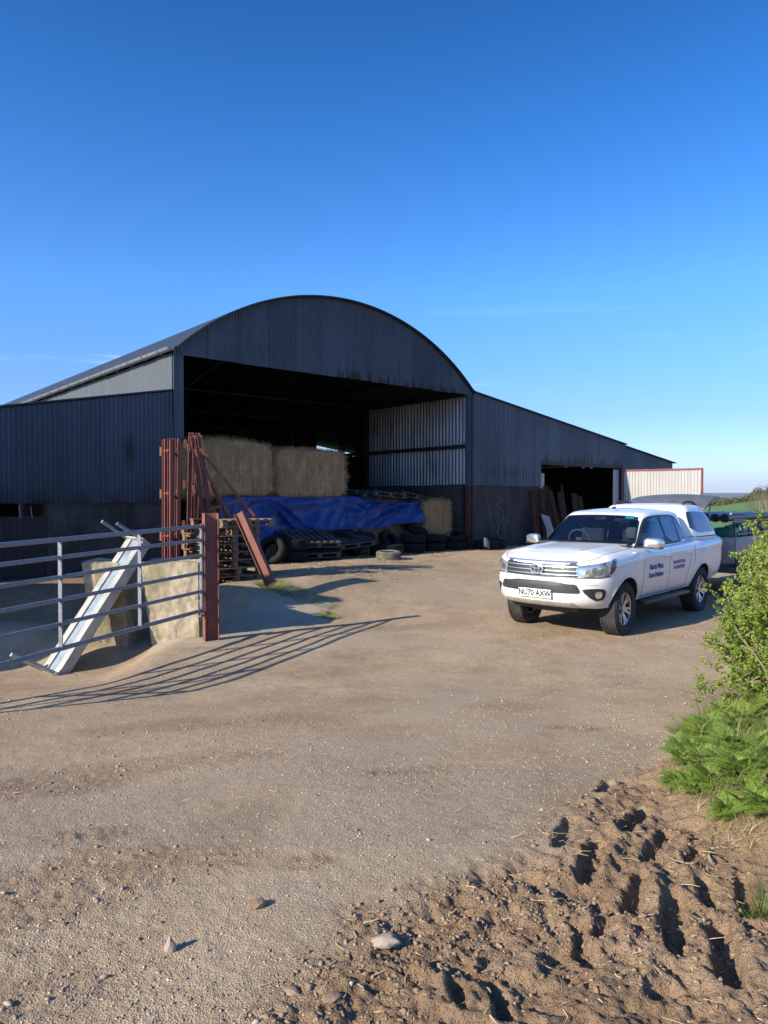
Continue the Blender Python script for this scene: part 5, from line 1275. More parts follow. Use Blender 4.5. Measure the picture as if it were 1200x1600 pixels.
# rusty steel leaning by the far doorway
rr = random.Random(9)
for k, (s, ds, h, ml, lab) in enumerate([(11.75, .25, 1.75, -.5, 'leftmost thin rusty steel length leaning on the dark wall behind the pickup bonnet'), (12.1, .3, 1.8, -.55, 'second rusty steel length leaning behind the pickup bonnet'), (12.35, -.2, 1.7, -.45, 'rusty steel length crossing the blue and white bag'),
      (12.7, .1, 1.9, -.4, 'upright rusty steel length below the narrow galvanised strip'), (13.0, -.15, 1.75, -.5, 'rusty steel length right of the galvanised strip in the doorway'), (13.3, .2, 1.7, -.45, 'rusty steel length in the middle of the doorway heap'),
      (13.6, .05, 1.95, -.4, 'thin tall rusty steel length sticking above the doorway heap'), (13.9, .35, 1.65, -.5, 'rusty steel length at the right of the doorway heap'), (14.3, .25, 1.55, -.5, 'rightmost rusty steel length just above the windscreen')]):
    p = B(s, ml); q = B(s + ds, ml + .42); a = (p.x, p.y, zg(p.x, p.y)); b = (q.x, q.y, zg(q.x, q.y) + h)
    steel('steel_length', a, b, .16 if k != 6 else .05, .12 if k != 6 else .05, lab, 'steel length', 'rust', (U.x, U.y, 0), 'rusty steel lengths leaning by the doorway')
g = MB(); vs_ = []
for i in range(8):
    for j in range(12):
        u_, v_ = i / 7, j / 11; vs_.append(B(11.95 + .42 * u_ + .05 * math.sin(v_ * 5), -.62 - .05 * math.sin(u_ * 6 + v_ * 4) + .1 * v_, .55 + .95 * v_ - .12 * u_))
g.add(vs_, [tuple(int(x) for x in f) for f in grid_faces(8, 12)]); g2_ = [tuple(Vector(v) + Vector((NI.x, NI.y, 0)) * .03) for v in vs_]; g.add(g2_, [tuple(int(x) for x in f[::-1]) for f in grid_faces(8, 12)])
t = NT('blue_white_woven_bag'); gz_ = t.n('ShaderNodeSeparateXYZ'); t.l(t.coord('Object'), gz_.inputs[0]); t.set(t.ramp(gz_.outputs['Z'], [(.72, (.03, .06, .22)), (.80, (.22, .25, .30))]), .6)
bag = g.build('woven_bag', t.m, None, smooth=True); tag(bag, 'blue and white woven bag caught behind the rusty steel', 'bag')
g = MB(); vs_ = [B(8.9 + .3 * i / 5, -.75 - .05 * math.sin(i), .62 + .25 * j / 4 - .3 * i / 5 * .4) for i in range(6) for j in range(5)]
g.add(vs_, [tuple(int(x) for x in f) for f in grid_faces(6, 5)]); g.add([tuple(Vector(v) + Vector((0, .03, .01))) for v in vs_], [tuple(int(x) for x in f[::-1]) for f in grid_faces(6, 5)])
sk = g.build('plastic_sack', mat_simple('pale_blue_sack', (.13, .16, .20), .5), None, smooth=True); tag(sk, 'crumpled pale blue sack on the tyres just right of the barn post', 'sack')

# ================================================================ TRAILER
tr_o = T_O - fwd * 5.15; trailer = empty('trailer', (tr_o.x, tr_o.y, 0), (0, 0, math.atan2(fwd.y, fwd.x)), label='grey box trailer hitched behind the white pickup', cat='trailer')
M['trailer'] = mat_simple('grey_galvanised_panel', (.26, .27, .26), .5, .3, .2, 5); M['trailer_dark'] = mat_simple('dark_trailer_steel', (.05, .055, .06), .6, .1, .3, 6)
for nm, c, sz, m in (('bed', (-1.5, 0, .55), (3.0, 1.7, .12), 'trailer_dark'), ('lower_panel', (-1.5, .86, .60), (3.0, .04, .50), 'trailer_dark'), ('side_panel', (-1.5, .84, 1.03), (3.0, .04, .36), 'trailer'), ('side_panel', (-1.5, -.84, .95), (3.0, .04, .5), 'trailer'),
                     ('front_panel', (-.02, 0, .95), (.04, 1.66, .52), 'trailer'), ('tail_panel', (-2.98, 0, .95), (.04, 1.66, .5), 'trailer')):
    g = MB(); g.box(c, sz); g.build(nm, M[m], trailer, bevel=.006)
g = MB(); g.bar((.85, 0, .50), (-.1, .45, .52), .07, .08); g.bar((.85, 0, .50), (-.1, -.45, .52), .07, .08); g.build('drawbar', M['trailer_dark'], trailer)
g = MB(); g.tube([(.55, 0, .12), (.55, 0, .8)], .03, 10); g.lathe([(.05, -.03), (.11, -.03), (.11, .03), (.05, .03)], 'y', 20, (.55, 0, .11)); g.build('jockey_wheel', M['trailer_dark'], trailer, smooth=True)
for sg in (1, -1):
    for x in (-1.2, -1.9):
        wl = empty('wheel', (x, sg * .98, .30)); wl.parent = trailer; o = link('tyre', tyre_me, None, wl); o.scale = (.78, .7, .78); o = link('rim', rim_me[sg], None, wl); o.scale = (.78, .7, .78)
    g = MB(); g.box((-1.55, sg * .99, .66), (1.5, .24, .03)); g.build('mudguard', M['trailer_dark'], trailer, bevel=.01)
    for x in (-.05, -1.0, -2.0, -2.95):
        g = MB(); g.box((x, sg * .80, 1.30), (.04, .04, .42)); g.build('rack_post', M['trailer_dark'], trailer)
    g = MB(); g.box((-1.5, sg * .80, 1.50), (3.0, .04, .04)); g.build('rack_rail', M['trailer_dark'], trailer); g = MB(); g.box((-1.5, sg * .815, 1.27), (2.6, .03, .03)); g.build('rack_rail', M['galvtube'], trailer)
trm = Matrix.Translation((tr_o.x, tr_o.y, 0)) @ Matrix.Rotation(math.atan2(fwd.y, fwd.x), 4, 'Z')
def on_trailer(o, lab, cat, group=None): o.matrix_world = trm; return tag(o, lab, cat, group)
M['pipe_black'] = mat_simple('black_pipe', (.018, .018, .02), .4, 0, .3, 9)
for k, (y, z, r_) in enumerate(((.70, 1.60, .075), (.50, 1.60, .07), (.28, 1.60, .08), (.0, 1.60, .08), (-.3, 1.6, .08))):
    g = MB(); x1 = .25 - .07 * k; g.tube([(x1, y, z), (-2.9, y, z)], r_, 16); g.tube([(x1 - .02, y, z), (x1 - .12, y, z)], r_ * 1.2, 16)
    on_trailer(g.build('black_pipe', M['pipe_black'], None, smooth=True), ['thick black pipe nearest the hedge on the trailer rack', 'second black pipe from the hedge on the trailer rack', 'middle black pipe on the trailer rack', 'fourth black pipe from the hedge on the trailer rack', 'black pipe on the far side of the trailer rack'][k], 'pipe', 'black pipes on the trailer rack')
g = MB(); g.tube([(-.10, .72, 1.685), (-.95, .72, 1.685)], .022, 10); g.tube([(-.10, .76, 1.55), (-.95, .76, 1.55)], .022, 10); on_trailer(g.build('metal_tube', M['galvtube'], None, smooth=True), 'bright metal tubes strapped to the near black pipe', 'tube')
M['greenplastic'] = mat_simple('green_plastic', (.015, .16, .09), .4, 0, .2, 6)
for k, x in enumerate((-.42, -1.05)):
    g = MB(); g.box((x, .55, 1.22), (.52, .36, .34)); g.tube([(x, .55, 1.38), (x, .55, 1.43)], .05, 12); on_trailer(g.build('plastic_container', M['greenplastic'], None, bevel=.03), ['green plastic container at the front of the trailer', 'green plastic container farther back on the trailer'][k], 'container', 'green containers on the trailer')
g = MB()
for k in range(0): g.box((-1.75 - .28 * k, .5, 1.12 + .05 * (k % 2)), (.2, .5, .4 + .06 * (k % 3)))
for k in range(4): on_trailer(MB().box((-1.6 - .34 * k, .45, 1.2 + .04 * (k % 2)), (.28, .55, .42)).build('dark_crate', M['trailer_dark'], None, bevel=.02), ['first', 'second', 'third', 'last'][k] + ' dark crate on the trailer behind the green containers', 'crate', 'dark crates on the trailer')
# ================================================================ LOOSE STONES AND STRAW
def icos():
    bm = bmesh.new(); bmesh.ops.create_icosphere(bm, subdivisions=1, radius=1); v = np.array([tuple(a.co) for a in bm.verts]); f = np.array([[b.index for b in a.verts] for a in bm.faces]); bm.free(); return v, f
IV, IF = icos()
def scatter_stones(name, xs, ys, sizes, m, seed, flat=.6, sink=.25):
    r_ = np.random.default_rng(seed); n = len(xs); V = np.repeat(IV[None], n, 0) * (1 + r_.uniform(-.42, .42, (n, len(IV), 1)))
    V = V * (1 + .35 * np.sign(V[..., [1, 2, 0]]) * r_.uniform(-1, 1, (n, 1, 3))); V = V * np.stack([r_.uniform(.7, 1.4, n), r_.uniform(.6, 1., n), r_.uniform(.45, .8, n) * flat / .6], -1)[:, None, :] * sizes[:, None, None]
    a = r_.uniform(0, 6.28, n); c, s = np.cos(a)[:, None], np.sin(a)[:, None]; x = V[..., 0] * c - V[..., 1] * s; y = V[..., 0] * s + V[..., 1] * c
    z = V[..., 2] + (zmesh_a(xs, ys) + sizes * (.5 - sink) * flat)[:, None]
    P = np.stack([x + xs[:, None], y + ys[:, None], z], -1).reshape(-1, 3); F = (IF[None] + (np.arange(n) * len(IV))[:, None, None]).reshape(-1, 3)
    return np_mesh(name, P, F, m, None, False)
def m_stone(name, cols, scale=25):
    t = NT(name); v = t.coord('Object'); f = t.noise(v, scale, 2, .5); t.set(t.ramp(f, [(.3, cols[0]), (.5, cols[1]), (.7, cols[2])]), .9, 0, .2); t.bump(t.noise(v, 120, 4), .5, .004); return t.m
M['stone'] = m_stone('loose_gravel', ((.16, .12, .085), (.30, .235, .17), (.46, .39, .30)))
M['clod'] = m_stone('mud_crumbs', ((.155, .105, .066), (.245, .172, .112), (.33, .24, .165)))
r_ = np.random.default_rng(21)
def wedge(n, y0, y1, pw=1.):
    """points over the yard, denser near"""
    y = y0 * (y1 / y0) ** (r_.random(n) ** pw); x = r_.uniform(-.62, .62, n) * y; return x, y
x, y = wedge(26000, 2.0, 13.); keep = r_.random(len(x)) < np.clip(.12 + mask_at(loose, x, y) * .9 - mask_at(mud, x, y) * .5 + (fbm(x, y, 2.2, 3) - .5) * 1.6, .04, 1)
x, y = x[keep], y[keep]; sz = np.minimum(.0020 + .0024 * r_.pareto(2.6, len(x)), .013)
tag(scatter_stones('loose_gravel', x, y, sz, M['stone'], 1), 'loose pale gravel scattered over the yard', kind='stuff')
x, y = wedge(150000, 2.0, 11.); keep = r_.random(len(x)) < np.clip((1 - mask_at(mud, x, y)) * (.25 + 1.3 * (fbm(x, y, 2.4, 4, .6) - .35)) * (1 - .8 * mask_at(grassm, x, y)), 0, 1)
x, y = x[keep], y[keep]; sz = np.minimum(.0016 + .0016 * r_.pareto(3.0, len(x)), .006) * (.7 + .1 * y)
M['grit'] = m_stone('tan_grit', ((.19, .135, .09), (.38, .285, .195), (.60, .48, .36)), 60)
tag(scatter_stones('fine_gravel', x, y, sz, M['grit'], 9), 'fine tan grit over the whole yard surface', kind='stuff')
x, y = wedge(90000, 1.9, 8.); mm_ = mask_at(mud, x, y); keep = r_.random(len(x)) < np.clip(mm_ * (.35 + (fbm(x, y, 1.9, 3) - .45) * 2.2), 0, 1); x, y = x[keep], y[keep]
sz = np.minimum(.0020 + .0028 * r_.pareto(2.2, len(x)), .011)
tag(scatter_stones('mud_crumbs', x, y, sz, M['clod'], 2, .75, .42), 'crumbs and clods of dry mud on the churned verge', kind='stuff')
def flat_bits(name, xs, ys, L, w_, m, seed, lift=.006, tilt=.25):
    r2 = np.random.default_rng(seed); n = len(xs); a = r2.uniform(0, 6.28, n); z = zmesh_a(xs, ys) + lift; t = np.stack([np.cos(a), np.sin(a), r2.uniform(-tilt * .2, tilt, n)], -1); b = np.stack([-np.sin(a), np.cos(a), np.zeros(n)], -1)
    p = np.stack([xs, ys, z], -1); k = r2.uniform(-.2, .2, (n, 1)); mid = p + t * (L / 2)[:, None] + b * k * L[:, None]; e = p + t * L[:, None]
    w2 = (b + np.array([0, 0, .5])) * w_[:, None]
    V = np.stack([p - w2, p + w2, mid - w2, mid + w2, e - w2 * .6, e + w2 * .6], 1).reshape(-1, 3); i = np.arange(n)[:, None] * 6
    F = np.concatenate([i + np.array([[0, 2, 3, 1]]), i + np.array([[2, 4, 5, 3]])]); return np_mesh(name, V, F, m, None, False)
x, y = wedge(9000, 2.0, 12.); keep = r_.random(len(x)) < np.clip(mask_at(mud, x, y) * .22 + .02 + (np.abs(mask_at(mud, x, y) - .5) < .45) * .35 * (fbm(x, y, 1.5, 2) > .5), 0, 1)
x, y = x[keep], y[keep]; n = len(x); tag(flat_bits('loose_straw', x, y, r_.uniform(.015, .075, n), r_.uniform(.0008, .0022, n), M['strawbit'], 5), 'bits of pale straw strewn over mud and gravel', kind='stuff')
# straw litter in front of the barn
x = r_.uniform(-3, 4, 9000); y = r_.uniform(13.5, 22, 9000); q = .652 * (x - PL.x) - .758 * (y - PL.y); keep = (q > -.5) & (q < 3.2) & (fbm(x, y, 1.1, 3) > .47); x, y = x[keep], y[keep]; n = len(x)
tag(flat_bits('straw_litter', x, y, r_.uniform(.03, .12, n), r_.uniform(.002, .005, n), M['strawbit'], 6), 'straw litter trodden into the ground before the barn', kind='stuff')
# three stones one can pick out
def stone(px, py, size, dims, lab, col, rot=0., seed=0, peak=0.):
    p = G(px, py); bm = bmesh.new(); bmesh.ops.create_icosphere(bm, subdivisions=4, radius=1); rs_ = random.Random(seed); o_ = rs_.uniform(0, 50)
    for v in bm.verts:
        c = v.co.copy(); k = 1 + (float(fbm(np.array(c.x + o_), np.array(c.y + c.z * .7 + o_), 1.6, 4)) - .5) * .55; v.co = Vector((c.x * dims[0], c.y * dims[1], c.z * dims[2])) * k * size
        if peak and c.z > 0: v.co.z += peak * size * (1 - abs(c.x)) * c.z; v.co.x *= 1 - .35 * c.z
    me = bpy.data.meshes.new('stone'); bm.to_mesh(me); bm.free(); me.shade_smooth(); me.set_sharp_from_angle(angle=R(28)); o = link('stone', me, col); o.location = (p.x, p.y, zmesh(p.x, p.y) + dims[2] * size * .55); o.rotation_euler = (0, 0, rot); return tag(o, lab, 'stone')
M['pale_stone'] = m_stone('pale_stone', ((.24, .19, .14), (.33, .27, .205), (.40, .335, .265)), 9)
stone(266, 1487, .027, (.75, .6, .95), 'small pale peaked stone alone on the worn tarmac near the bottom left', M['pale_stone'], .3, 1, .5)
stone(602, 1480, .040, (1.25, .75, .62), 'smooth pale oval stone lying at the edge of the churned mud', M['pale_stone'], .1, 2)
stone(401, 1420, .030, (1.2, .8, .6), 'small tan stone on the grey tarmac above the oval stone', M['clod'], .4, 3)
stone(518, 1565, .026, (1.3, .8, .5), 'flat brown stone half sunk in the mud left of the tyre ruts', M['clod'], .4, 4)
stone(455, 1550, .022, (1.3, .9, .45), 'brown stone beside the half-sunk flat one at the bottom', M['clod'], -.4, 6)

# ================================================================ PLANTS
def m_leaf(name, c0, c1, c2, trans=.35, rough=.5, sc=7):
    t = NT(name); v = t.coord('Object'); f = t.noise(v, sc, 3, .6); g = t.noise(v, sc * 9, 2, .5)
    c = t.mix(t.ramp(g, [(.35, 0), (.65, .6)]), t.ramp(f, [(.3, c0), (.7, c1)]), c2); t.set(c, rough, 0, .4)
    tr = t.n('ShaderNodeBsdfTranslucent'); t.l(t.mix(1.0, c, (1.5, 1.7, .6), 'MULTIPLY'), tr.inputs[0]); ms = t.n('ShaderNodeMixShader'); ms.inputs[0].default_value = trans
    t.l(t.b.outputs[0], ms.inputs[1]); t.l(tr.outputs[0], ms.inputs[2]); t.l(ms.outputs[0], t.out.inputs[0]); return t.m
M['haw'] = m_leaf('hawthorn_leaf', (.11, .175, .024), (.20, .285, .042), (.36, .40, .08))
M['parsley'] = m_leaf('cow_parsley_leaf', (.085, .15, .026), (.19, .29, .045), (.34, .42, .085), .3)
M['grass'] = m_leaf('grass_blade', (.10, .15, .035), (.16, .21, .05), (.27, .29, .10), .3)
M['grassdry'] = m_leaf('dry_grass_blade', (.22, .22, .08), (.40, .33, .17), (.50, .40, .22), .2)
M['twig'] = mat_simple('hawthorn_bark', (.22, .17, .12), .85, 0, .35, 14)
def leaves_mesh(name, P, D, Nn, L, Wd, m, parent, cup=.25):
    """diamond leaves: P base points, D directions, Nn normals"""
    Bt = np.cross(D, Nn); Bt /= np.linalg.norm(Bt, axis=1)[:, None] + 1e-9; Nn = np.cross(Bt, D); L = L[:, None]; Wd = Wd[:, None]
    a = P; e = P + D * L - Nn * L * .12; l = P + D * L * .48 + Bt * Wd + Nn * Wd * cup; r2 = P + D * L * .48 - Bt * Wd + Nn * Wd * cup; l2 = P + D * L * .8 + Bt * Wd * .7 + Nn * Wd * cup * .6; r3 = P + D * L * .8 - Bt * Wd * .7 + Nn * Wd * cup * .6; md = P + D * L * .5
    n = len(P); V = np.stack([a, l, l2, e, r3, r2, md], 1).reshape(-1, 3); i = np.arange(n)[:, None] * 7
    F = np.concatenate([i + np.array([[0, 6, 2, 1]]), i + np.array([[6, 3, 3, 2]])[:, [0, 1, 3, 3]], i + np.array([[0, 5, 4, 6]])])
    F4 = np.concatenate([i + np.array([[0, 1, 2, 6]]), i + np.array([[0, 6, 4, 5]])]); 
    F3 = np.concatenate([i + np.array([[6, 2, 3]]), i + np.array([[6, 3, 4]])])
    Ft = np.concatenate([F4[:, [0, 1, 2]], F4[:, [0, 2, 3]], F3]); return np_mesh(name, V, Ft, m, parent, False)
def hawthorn(cx, cy, rx, ry, h, lab, seed, ntw=420, extra=()):
    r2 = np.random.default_rng(seed); z0 = zg(cx, cy); root = empty('hawthorn_bush', (cx, cy, z0), label=lab, cat='bush', group='hawthorn hedge along the right side'); g = MB(); LP = []; LD = []
    def twig(p, d, L, r0, n=7, gz=0., leafy=True, dens=40):
        pts = [p]; d = d / np.linalg.norm(d)
        for k in range(n): d = d + r2.normal(size=3) * .22 + np.array([0, 0, gz]); d /= np.linalg.norm(d); p = p + d * L / n; pts.append(p)
        g.tube([tuple(q) for q in pts], [r0 * (1 - .8 * k / n) for k in range(n + 1)], 4, False)
        if leafy:
            for k in range(int(L * dens)):      # spurs with leaf rosettes
                f = r2.uniform(.15, 1) * n; i = min(int(f), n - 1); q = pts[i] + (pts[i + 1] - pts[i]) * (f - i); u = r2.normal(size=3); u /= np.linalg.norm(u)
                q2 = q + u * r2.uniform(.005, .03)
                for j in range(r2.integers(6, 11)): v = u + r2.normal(size=3) * .75; LP.append(q2 + r2.normal(size=3) * .008); LD.append(v / np.linalg.norm(v))
        return pts
    for k in range(16):      # main stems
        a = r2.uniform(0, 6.28); p = np.array([r2.uniform(-.5, .5) * rx, r2.uniform(-.5, .5) * ry, -.05]); d = np.array([math.cos(a) * .7 * rx, math.sin(a) * .7 * ry, h * 1.0]); twig(p, d, h * r2.uniform(.7, 1.05), .018, 9, .02, False)
    for k in range(ntw):
        a = r2.uniform(0, 6.28); ph = math.acos(r2.uniform(-.85, 1)); rr_ = r2.uniform(.35, .93) ** .6; u = np.array([math.sin(ph) * math.cos(a), math.sin(ph) * math.sin(a), math.cos(ph)])
        lump = .8 + .4 * float(vnoise(np.array(a * 2.3 + seed), np.array(ph * 2.2))); p = u * rr_ * lump * np.array([rx, ry, h / 2]) * .9 + np.array([0, 0, h / 2 + .05])
        d = u * .8 + np.array([0, 0, .35]) + r2.normal(size=3) * .5; twig(p, d, r2.uniform(.16, .42), .0045, 6, .01)
    for (p, d, L) in extra: 
        pts = twig(np.array(p, float), np.array(d, float), L, .009, 9, 0, True, 26)
        for q in pts[3:]:
            for _ in range(3): twig(np.array(q), np.array(d) * .8 + r2.normal(size=3) * .6, r2.uniform(.08, .2), .003, 4, 0, True, 26)
    g.build('stems', M['twig'], root, smooth=True, fix=False); P = np.array(LP); D = np.array(LD); Nn = r2.normal(size=P.shape); Nn[:, 2] += .8; n = len(P)
    leaves_mesh('leaves', P, D, Nn, r2.uniform(.012, .026, n), r2.uniform(.0055, .010, n), M['haw'], root); return root
hawthorn(3.06, 5.15, .42, .55, 1.50, 'bright green hawthorn bush nearest the camera, with sprigs reaching over the track', 31, 820,
         [((-.30, .0, .44), (-1, .1, -.02), .40), ((-.30, .1, .56), (-1, .2, .12), .36), ((-.28, .25, .72), (-.9, .2, .12), .26), ((-.3, -.1, .26), (-1, -.2, .1), .26)])
hawthorn(3.90, 6.25, .52, .70, 1.68, 'green hawthorn bush just behind the nearest one at the right edge', 32, 700)
hawthorn(5.10, 8.0, .62, .95, 1.72, 'farther hawthorn bush at the right edge, in front of the trailer', 33, 600)
# cow parsley: finely cut fronds
def parsley(x, y, s, lab, seed, fr=15):
    s *= .56
    r2 = np.random.default_rng(seed); z0 = zmesh(x, y); root = empty('cow_parsley', (x, y, z0), label=lab, cat='plant', group='cow parsley below the hedge'); g = MB(); P = []; D = []; Nl = []; Ls = []
    for k in range(fr):
        a = r2.uniform(0, 6.28); el = r2.uniform(.45, 1.35); L = s * r2.uniform(.6, 1.05); d = np.array([math.cos(a) * math.cos(el), math.sin(a) * math.cos(el), math.sin(el)]); p = np.zeros(3); pts = [p]; dirs = []
        for j in range(10): d = d + np.array([math.cos(a) * .05, math.sin(a) * .05, -.09 + .01 * j * 0]); d /= np.linalg.norm(d); p = p + d * L / 10; pts.append(p); dirs.append(d)
        g.tube([tuple(q) for q in pts], [.0020 * (1 - .07 * j) for j in range(11)], 4, False); side = np.array([-math.sin(a), math.cos(a), 0])
        for j in range(3, 11):
            q = pts[j]; d0 = dirs[min(j, 9)]; fl = L * .40 * (1 - (j - 3) / 8.2)
            for sg in (1, -1):
                pd = side * sg + d0 * .55; pd /= np.linalg.norm(pd); nrm_ = np.cross(pd, d0) * sg; nrm_ = nrm_ / (np.linalg.norm(nrm_) + 1e-9); nrm_ = nrm_ if nrm_[2] > 0 else -nrm_
                m_ = 7
                for t in range(1, m_ + 1):
                    qq = q + pd * fl * t / m_ - np.array([0, 0, .12 * fl * (t / m_) ** 2]); inner = np.cross(nrm_, pd); l_ = fl * .40 * (1 - (t - 1) / m_ * .75)
                    for s3 in (1, -1):
                        dd_ = inner * s3 + pd * .8; dd_ /= np.linalg.norm(dd_)
                        for u_ in (.35, .7, 1.0): P.append(qq + dd_ * l_ * (u_ - .35)); D.append(dd_ + r2.normal(size=3) * .15); Nl.append(nrm_ + r2.normal(size=3) * .15); Ls.append(l_ * .55)
    g.build('stems', M['parsley'], root, fix=False); P, D, Nl, Ls = map(np.array, (P, D, Nl, Ls)); D /= np.linalg.norm(D, axis=1)[:, None]; leaves_mesh('fronds', P, D, Nl, Ls * 1.15, Ls * .36, M['parsley'], root, .1); return root
spots = [(1118, 1262, .34, 'low cow parsley plant nearest the ruts at the front of the green clump'), (1165, 1278, .36, 'lush cow parsley plant at the lower right of the clump'), (1080, 1215, .30, 'cow parsley plant on the left flank of the clump'),
         (1140, 1225, .36, 'cow parsley plant in the middle of the clump'), (1190, 1235, .40, 'cow parsley plant against the right edge, below the hedge'), (1105, 1180, .28, 'cow parsley plant mixed with grass at the top left of the clump'),
         (1165, 1185, .36, 'cow parsley plant right under the nearest hawthorn'), (1195, 1310, .34, 'bottom right cow parsley plant just above the dry grass'), (1210, 1180, .38, 'cow parsley plant half outside the right edge'), (1140, 1300, .26, 'small cow parsley plant at the foot of the clump'), (1215, 1275, .4, 'tall cow parsley plant cut by the right edge')]
more_ = [(1065, 1190, 'left shoulder of the clump'), (1090, 1160, 'top left edge of the clump'), (1128, 1160, 'top of the clump left of the bush'), (1150, 1145, 'shade just under the hedge'), (1185, 1150, 'shade under the hedge near the right edge'), (1100, 1235, 'lower left part of the clump'), (1060, 1240, 'lowest left tip of the clump'),
         (1128, 1245, 'lower middle of the clump'), (1180, 1255, 'lower right part of the clump'), (1085, 1255, 'bottom left edge of the clump'), (1160, 1300, 'bottom edge of the clump')]
spots += [(a, b, .27, 'feathery cow parsley plant in the ' + l) for a, b, l in more_]
for k, (a, b, s, lab) in enumerate(spots): p = G(a, b); parsley(p.x, p.y, s, lab, 50 + k)
PX = []
gp0 = [g2(1052, 1225), g2(1066, 1172), g2(1100, 1140), g2(1170, 1120), (3.4, 6.4), (4.2, 5.0), g2(1240, 1320), g2(1180, 1302), g2(1110, 1278), g2(1065, 1258)]
_r2 = np.random.default_rng(5); xx_ = _r2.uniform(1.2, 4.2, 4000); yy_ = _r2.uniform(3.2, 6.4, 4000); kk_ = poly_sd(gp0, xx_, yy_) < 0; xx_, yy_ = xx_[kk_][:190], yy_[kk_][:190]
VAR = []
for k in range(6):
    o = parsley(2.2, 4.4, .27, 'x', 200 + k, 6)
    for c in list(o.children):
        if c.name.startswith('fronds'):
            n_ = len(c.data.vertices); co = np.empty(n_ * 3, np.float32); c.data.vertices.foreach_get('co', co); nf = len(c.data.polygons); fi = np.empty(nf * 3, np.int32); c.data.polygons.foreach_get('vertices', fi); VAR.append((co.reshape(-1, 3), fi.reshape(-1, 3)))
        me_ = c.data; bpy.data.objects.remove(c); bpy.data.meshes.remove(me_)
    bpy.data.objects.remove(o)
for k in range(len(xx_)):
    co, fi = VAR[k % 6]; a_ = _r2.uniform(0, 6.28); c_, s2 = math.cos(a_), math.sin(a_); q = co * _r2.uniform(.7, 1.25)
    PX.append((np.stack([q[:, 0] * c_ - q[:, 1] * s2 + xx_[k], q[:, 0] * s2 + q[:, 1] * c_ + yy_[k], q[:, 2] + zmesh(float(xx_[k]), float(yy_[k]))], -1), fi))
off_ = np.cumsum([0] + [len(p[0]) for p in PX[:-1]]); tag(np_mesh('ground_cover', np.concatenate([p[0] for p in PX]), np.concatenate([p[1] + o_ for p, o_ in zip(PX, off_)]), M['parsley'], None, False), 'low feathery weeds filling the green clump under the hedge', kind='stuff')
def blades(name, xs, ys, hs, ws, m, seed, lean=.5, parent=None):
    r2 = np.random.default_rng(seed); n = len(xs); a = r2.uniform(0, 6.28, n); z = zmesh_a(xs, ys) - .01; ln = r2.uniform(.1, lean, n); d = np.stack([np.cos(a) * ln, np.sin(a) * ln, np.ones(n)], -1); side = np.stack([-np.sin(a + 1), np.cos(a + 1), np.zeros(n)], -1)
    p0 = np.stack([xs, ys, z], -1); h = hs[:, None]; w_ = ws[:, None]; p1 = p0 + d * h * .5; p2 = p0 + d * np.array([1.7, 1.7, .93]) * h
    V = np.stack([p0 - side * w_, p0 + side * w_, p1 + side * w_ * .8, p1 - side * w_ * .8, p2], 1).reshape(-1, 3); i = np.arange(n)[:, None] * 5
    F = np.concatenate([i + np.array([[0, 1, 2]]), i + np.array([[0, 2, 3]]), i + np.array([[3, 2, 4]])]); return np_mesh(name, V, F, m, parent, False)
r_ = np.random.default_rng(77)
def inpoly(pts, n):
    X0 = min(p[0] for p in pts); X1 = max(p[0] for p in pts); Y0 = min(p[1] for p in pts); Y1 = max(p[1] for p in pts); x = r_.uniform(X0, X1, n); y = r_.uniform(Y0, Y1, n); d = poly_sd(pts, x, y) + (fbm(x, y, 4, 3) - .5) * .25; k = d < 0; return x[k], y[k]
gp_ = [g2(1040, 1222), g2(1058, 1168), g2(1095, 1135), g2(1170, 1110), (3.6, 7.5), (4.6, 9.0), (6.0, 9.0), (5.0, 4.0), g2(1230, 1330), g2(1180, 1310), g2(1110, 1285), g2(1060, 1262)]
x, y = inpoly(gp0, 9000); n = len(x); tag(blades('tall_grass', x, y, r_.uniform(.10, .24, n) * (.5 + .9 * fbm(x, y, 3, 2)), r_.uniform(.0012, .0024, n), M['grass'], 13, .5), 'taller grass blades growing through the weeds', kind='stuff')
x, y = inpoly(gp0, 700); n = len(x); tag(blades('dead_stems', x, y, r_.uniform(.10, .30, n), r_.uniform(.0012, .0022, n), M['grassdry'], 14, .6), 'thin dead stems among the green weeds', kind='stuff')
x, y = inpoly(gp_, 42000); n = len(x); tag(blades('grass', x, y, r_.uniform(.03, .10, n) * (.7 + .6 * fbm(x, y, 3, 2)), r_.uniform(.0012, .0026, n), M['grass'], 3, .75), 'rough grass on the bank under the hedge', kind='stuff')
x, y = inpoly([g2(1060, 1262), g2(1110, 1290), g2(1200, 1330), g2(1230, 1350), g2(1120, 1315), g2(1050, 1275)], 350); n = len(x); tag(blades('dry_grass', x, y, r_.uniform(.03, .10, n), r_.uniform(.001, .002, n), M['grassdry'], 4, 1.3), 'dry trampled grass at the edge of the mud', kind='stuff')
def tuft(px, py, n, rad, h, lab, seed, m='grass', cat='grass tuft'):
    p = G(px, py); r2 = np.random.default_rng(seed); a = r2.uniform(0, 6.28, n); q = rad * np.sqrt(r2.random(n)); o = blades('grass_tuft', p.x + q * np.cos(a), p.y + q * np.sin(a), r2.uniform(.4, 1.1, n) * h, r2.uniform(.0012, .0025, n), M[m], seed, 1.4); return tag(o, lab, cat)
tuft(1188, 1420, 260, .06, .13, 'small grass tuft alone in the mud at the right edge', 61)
tuft(1092, 1150, 700, .18, .12, 'taller fine grass on the left shoulder of the green clump', 62)
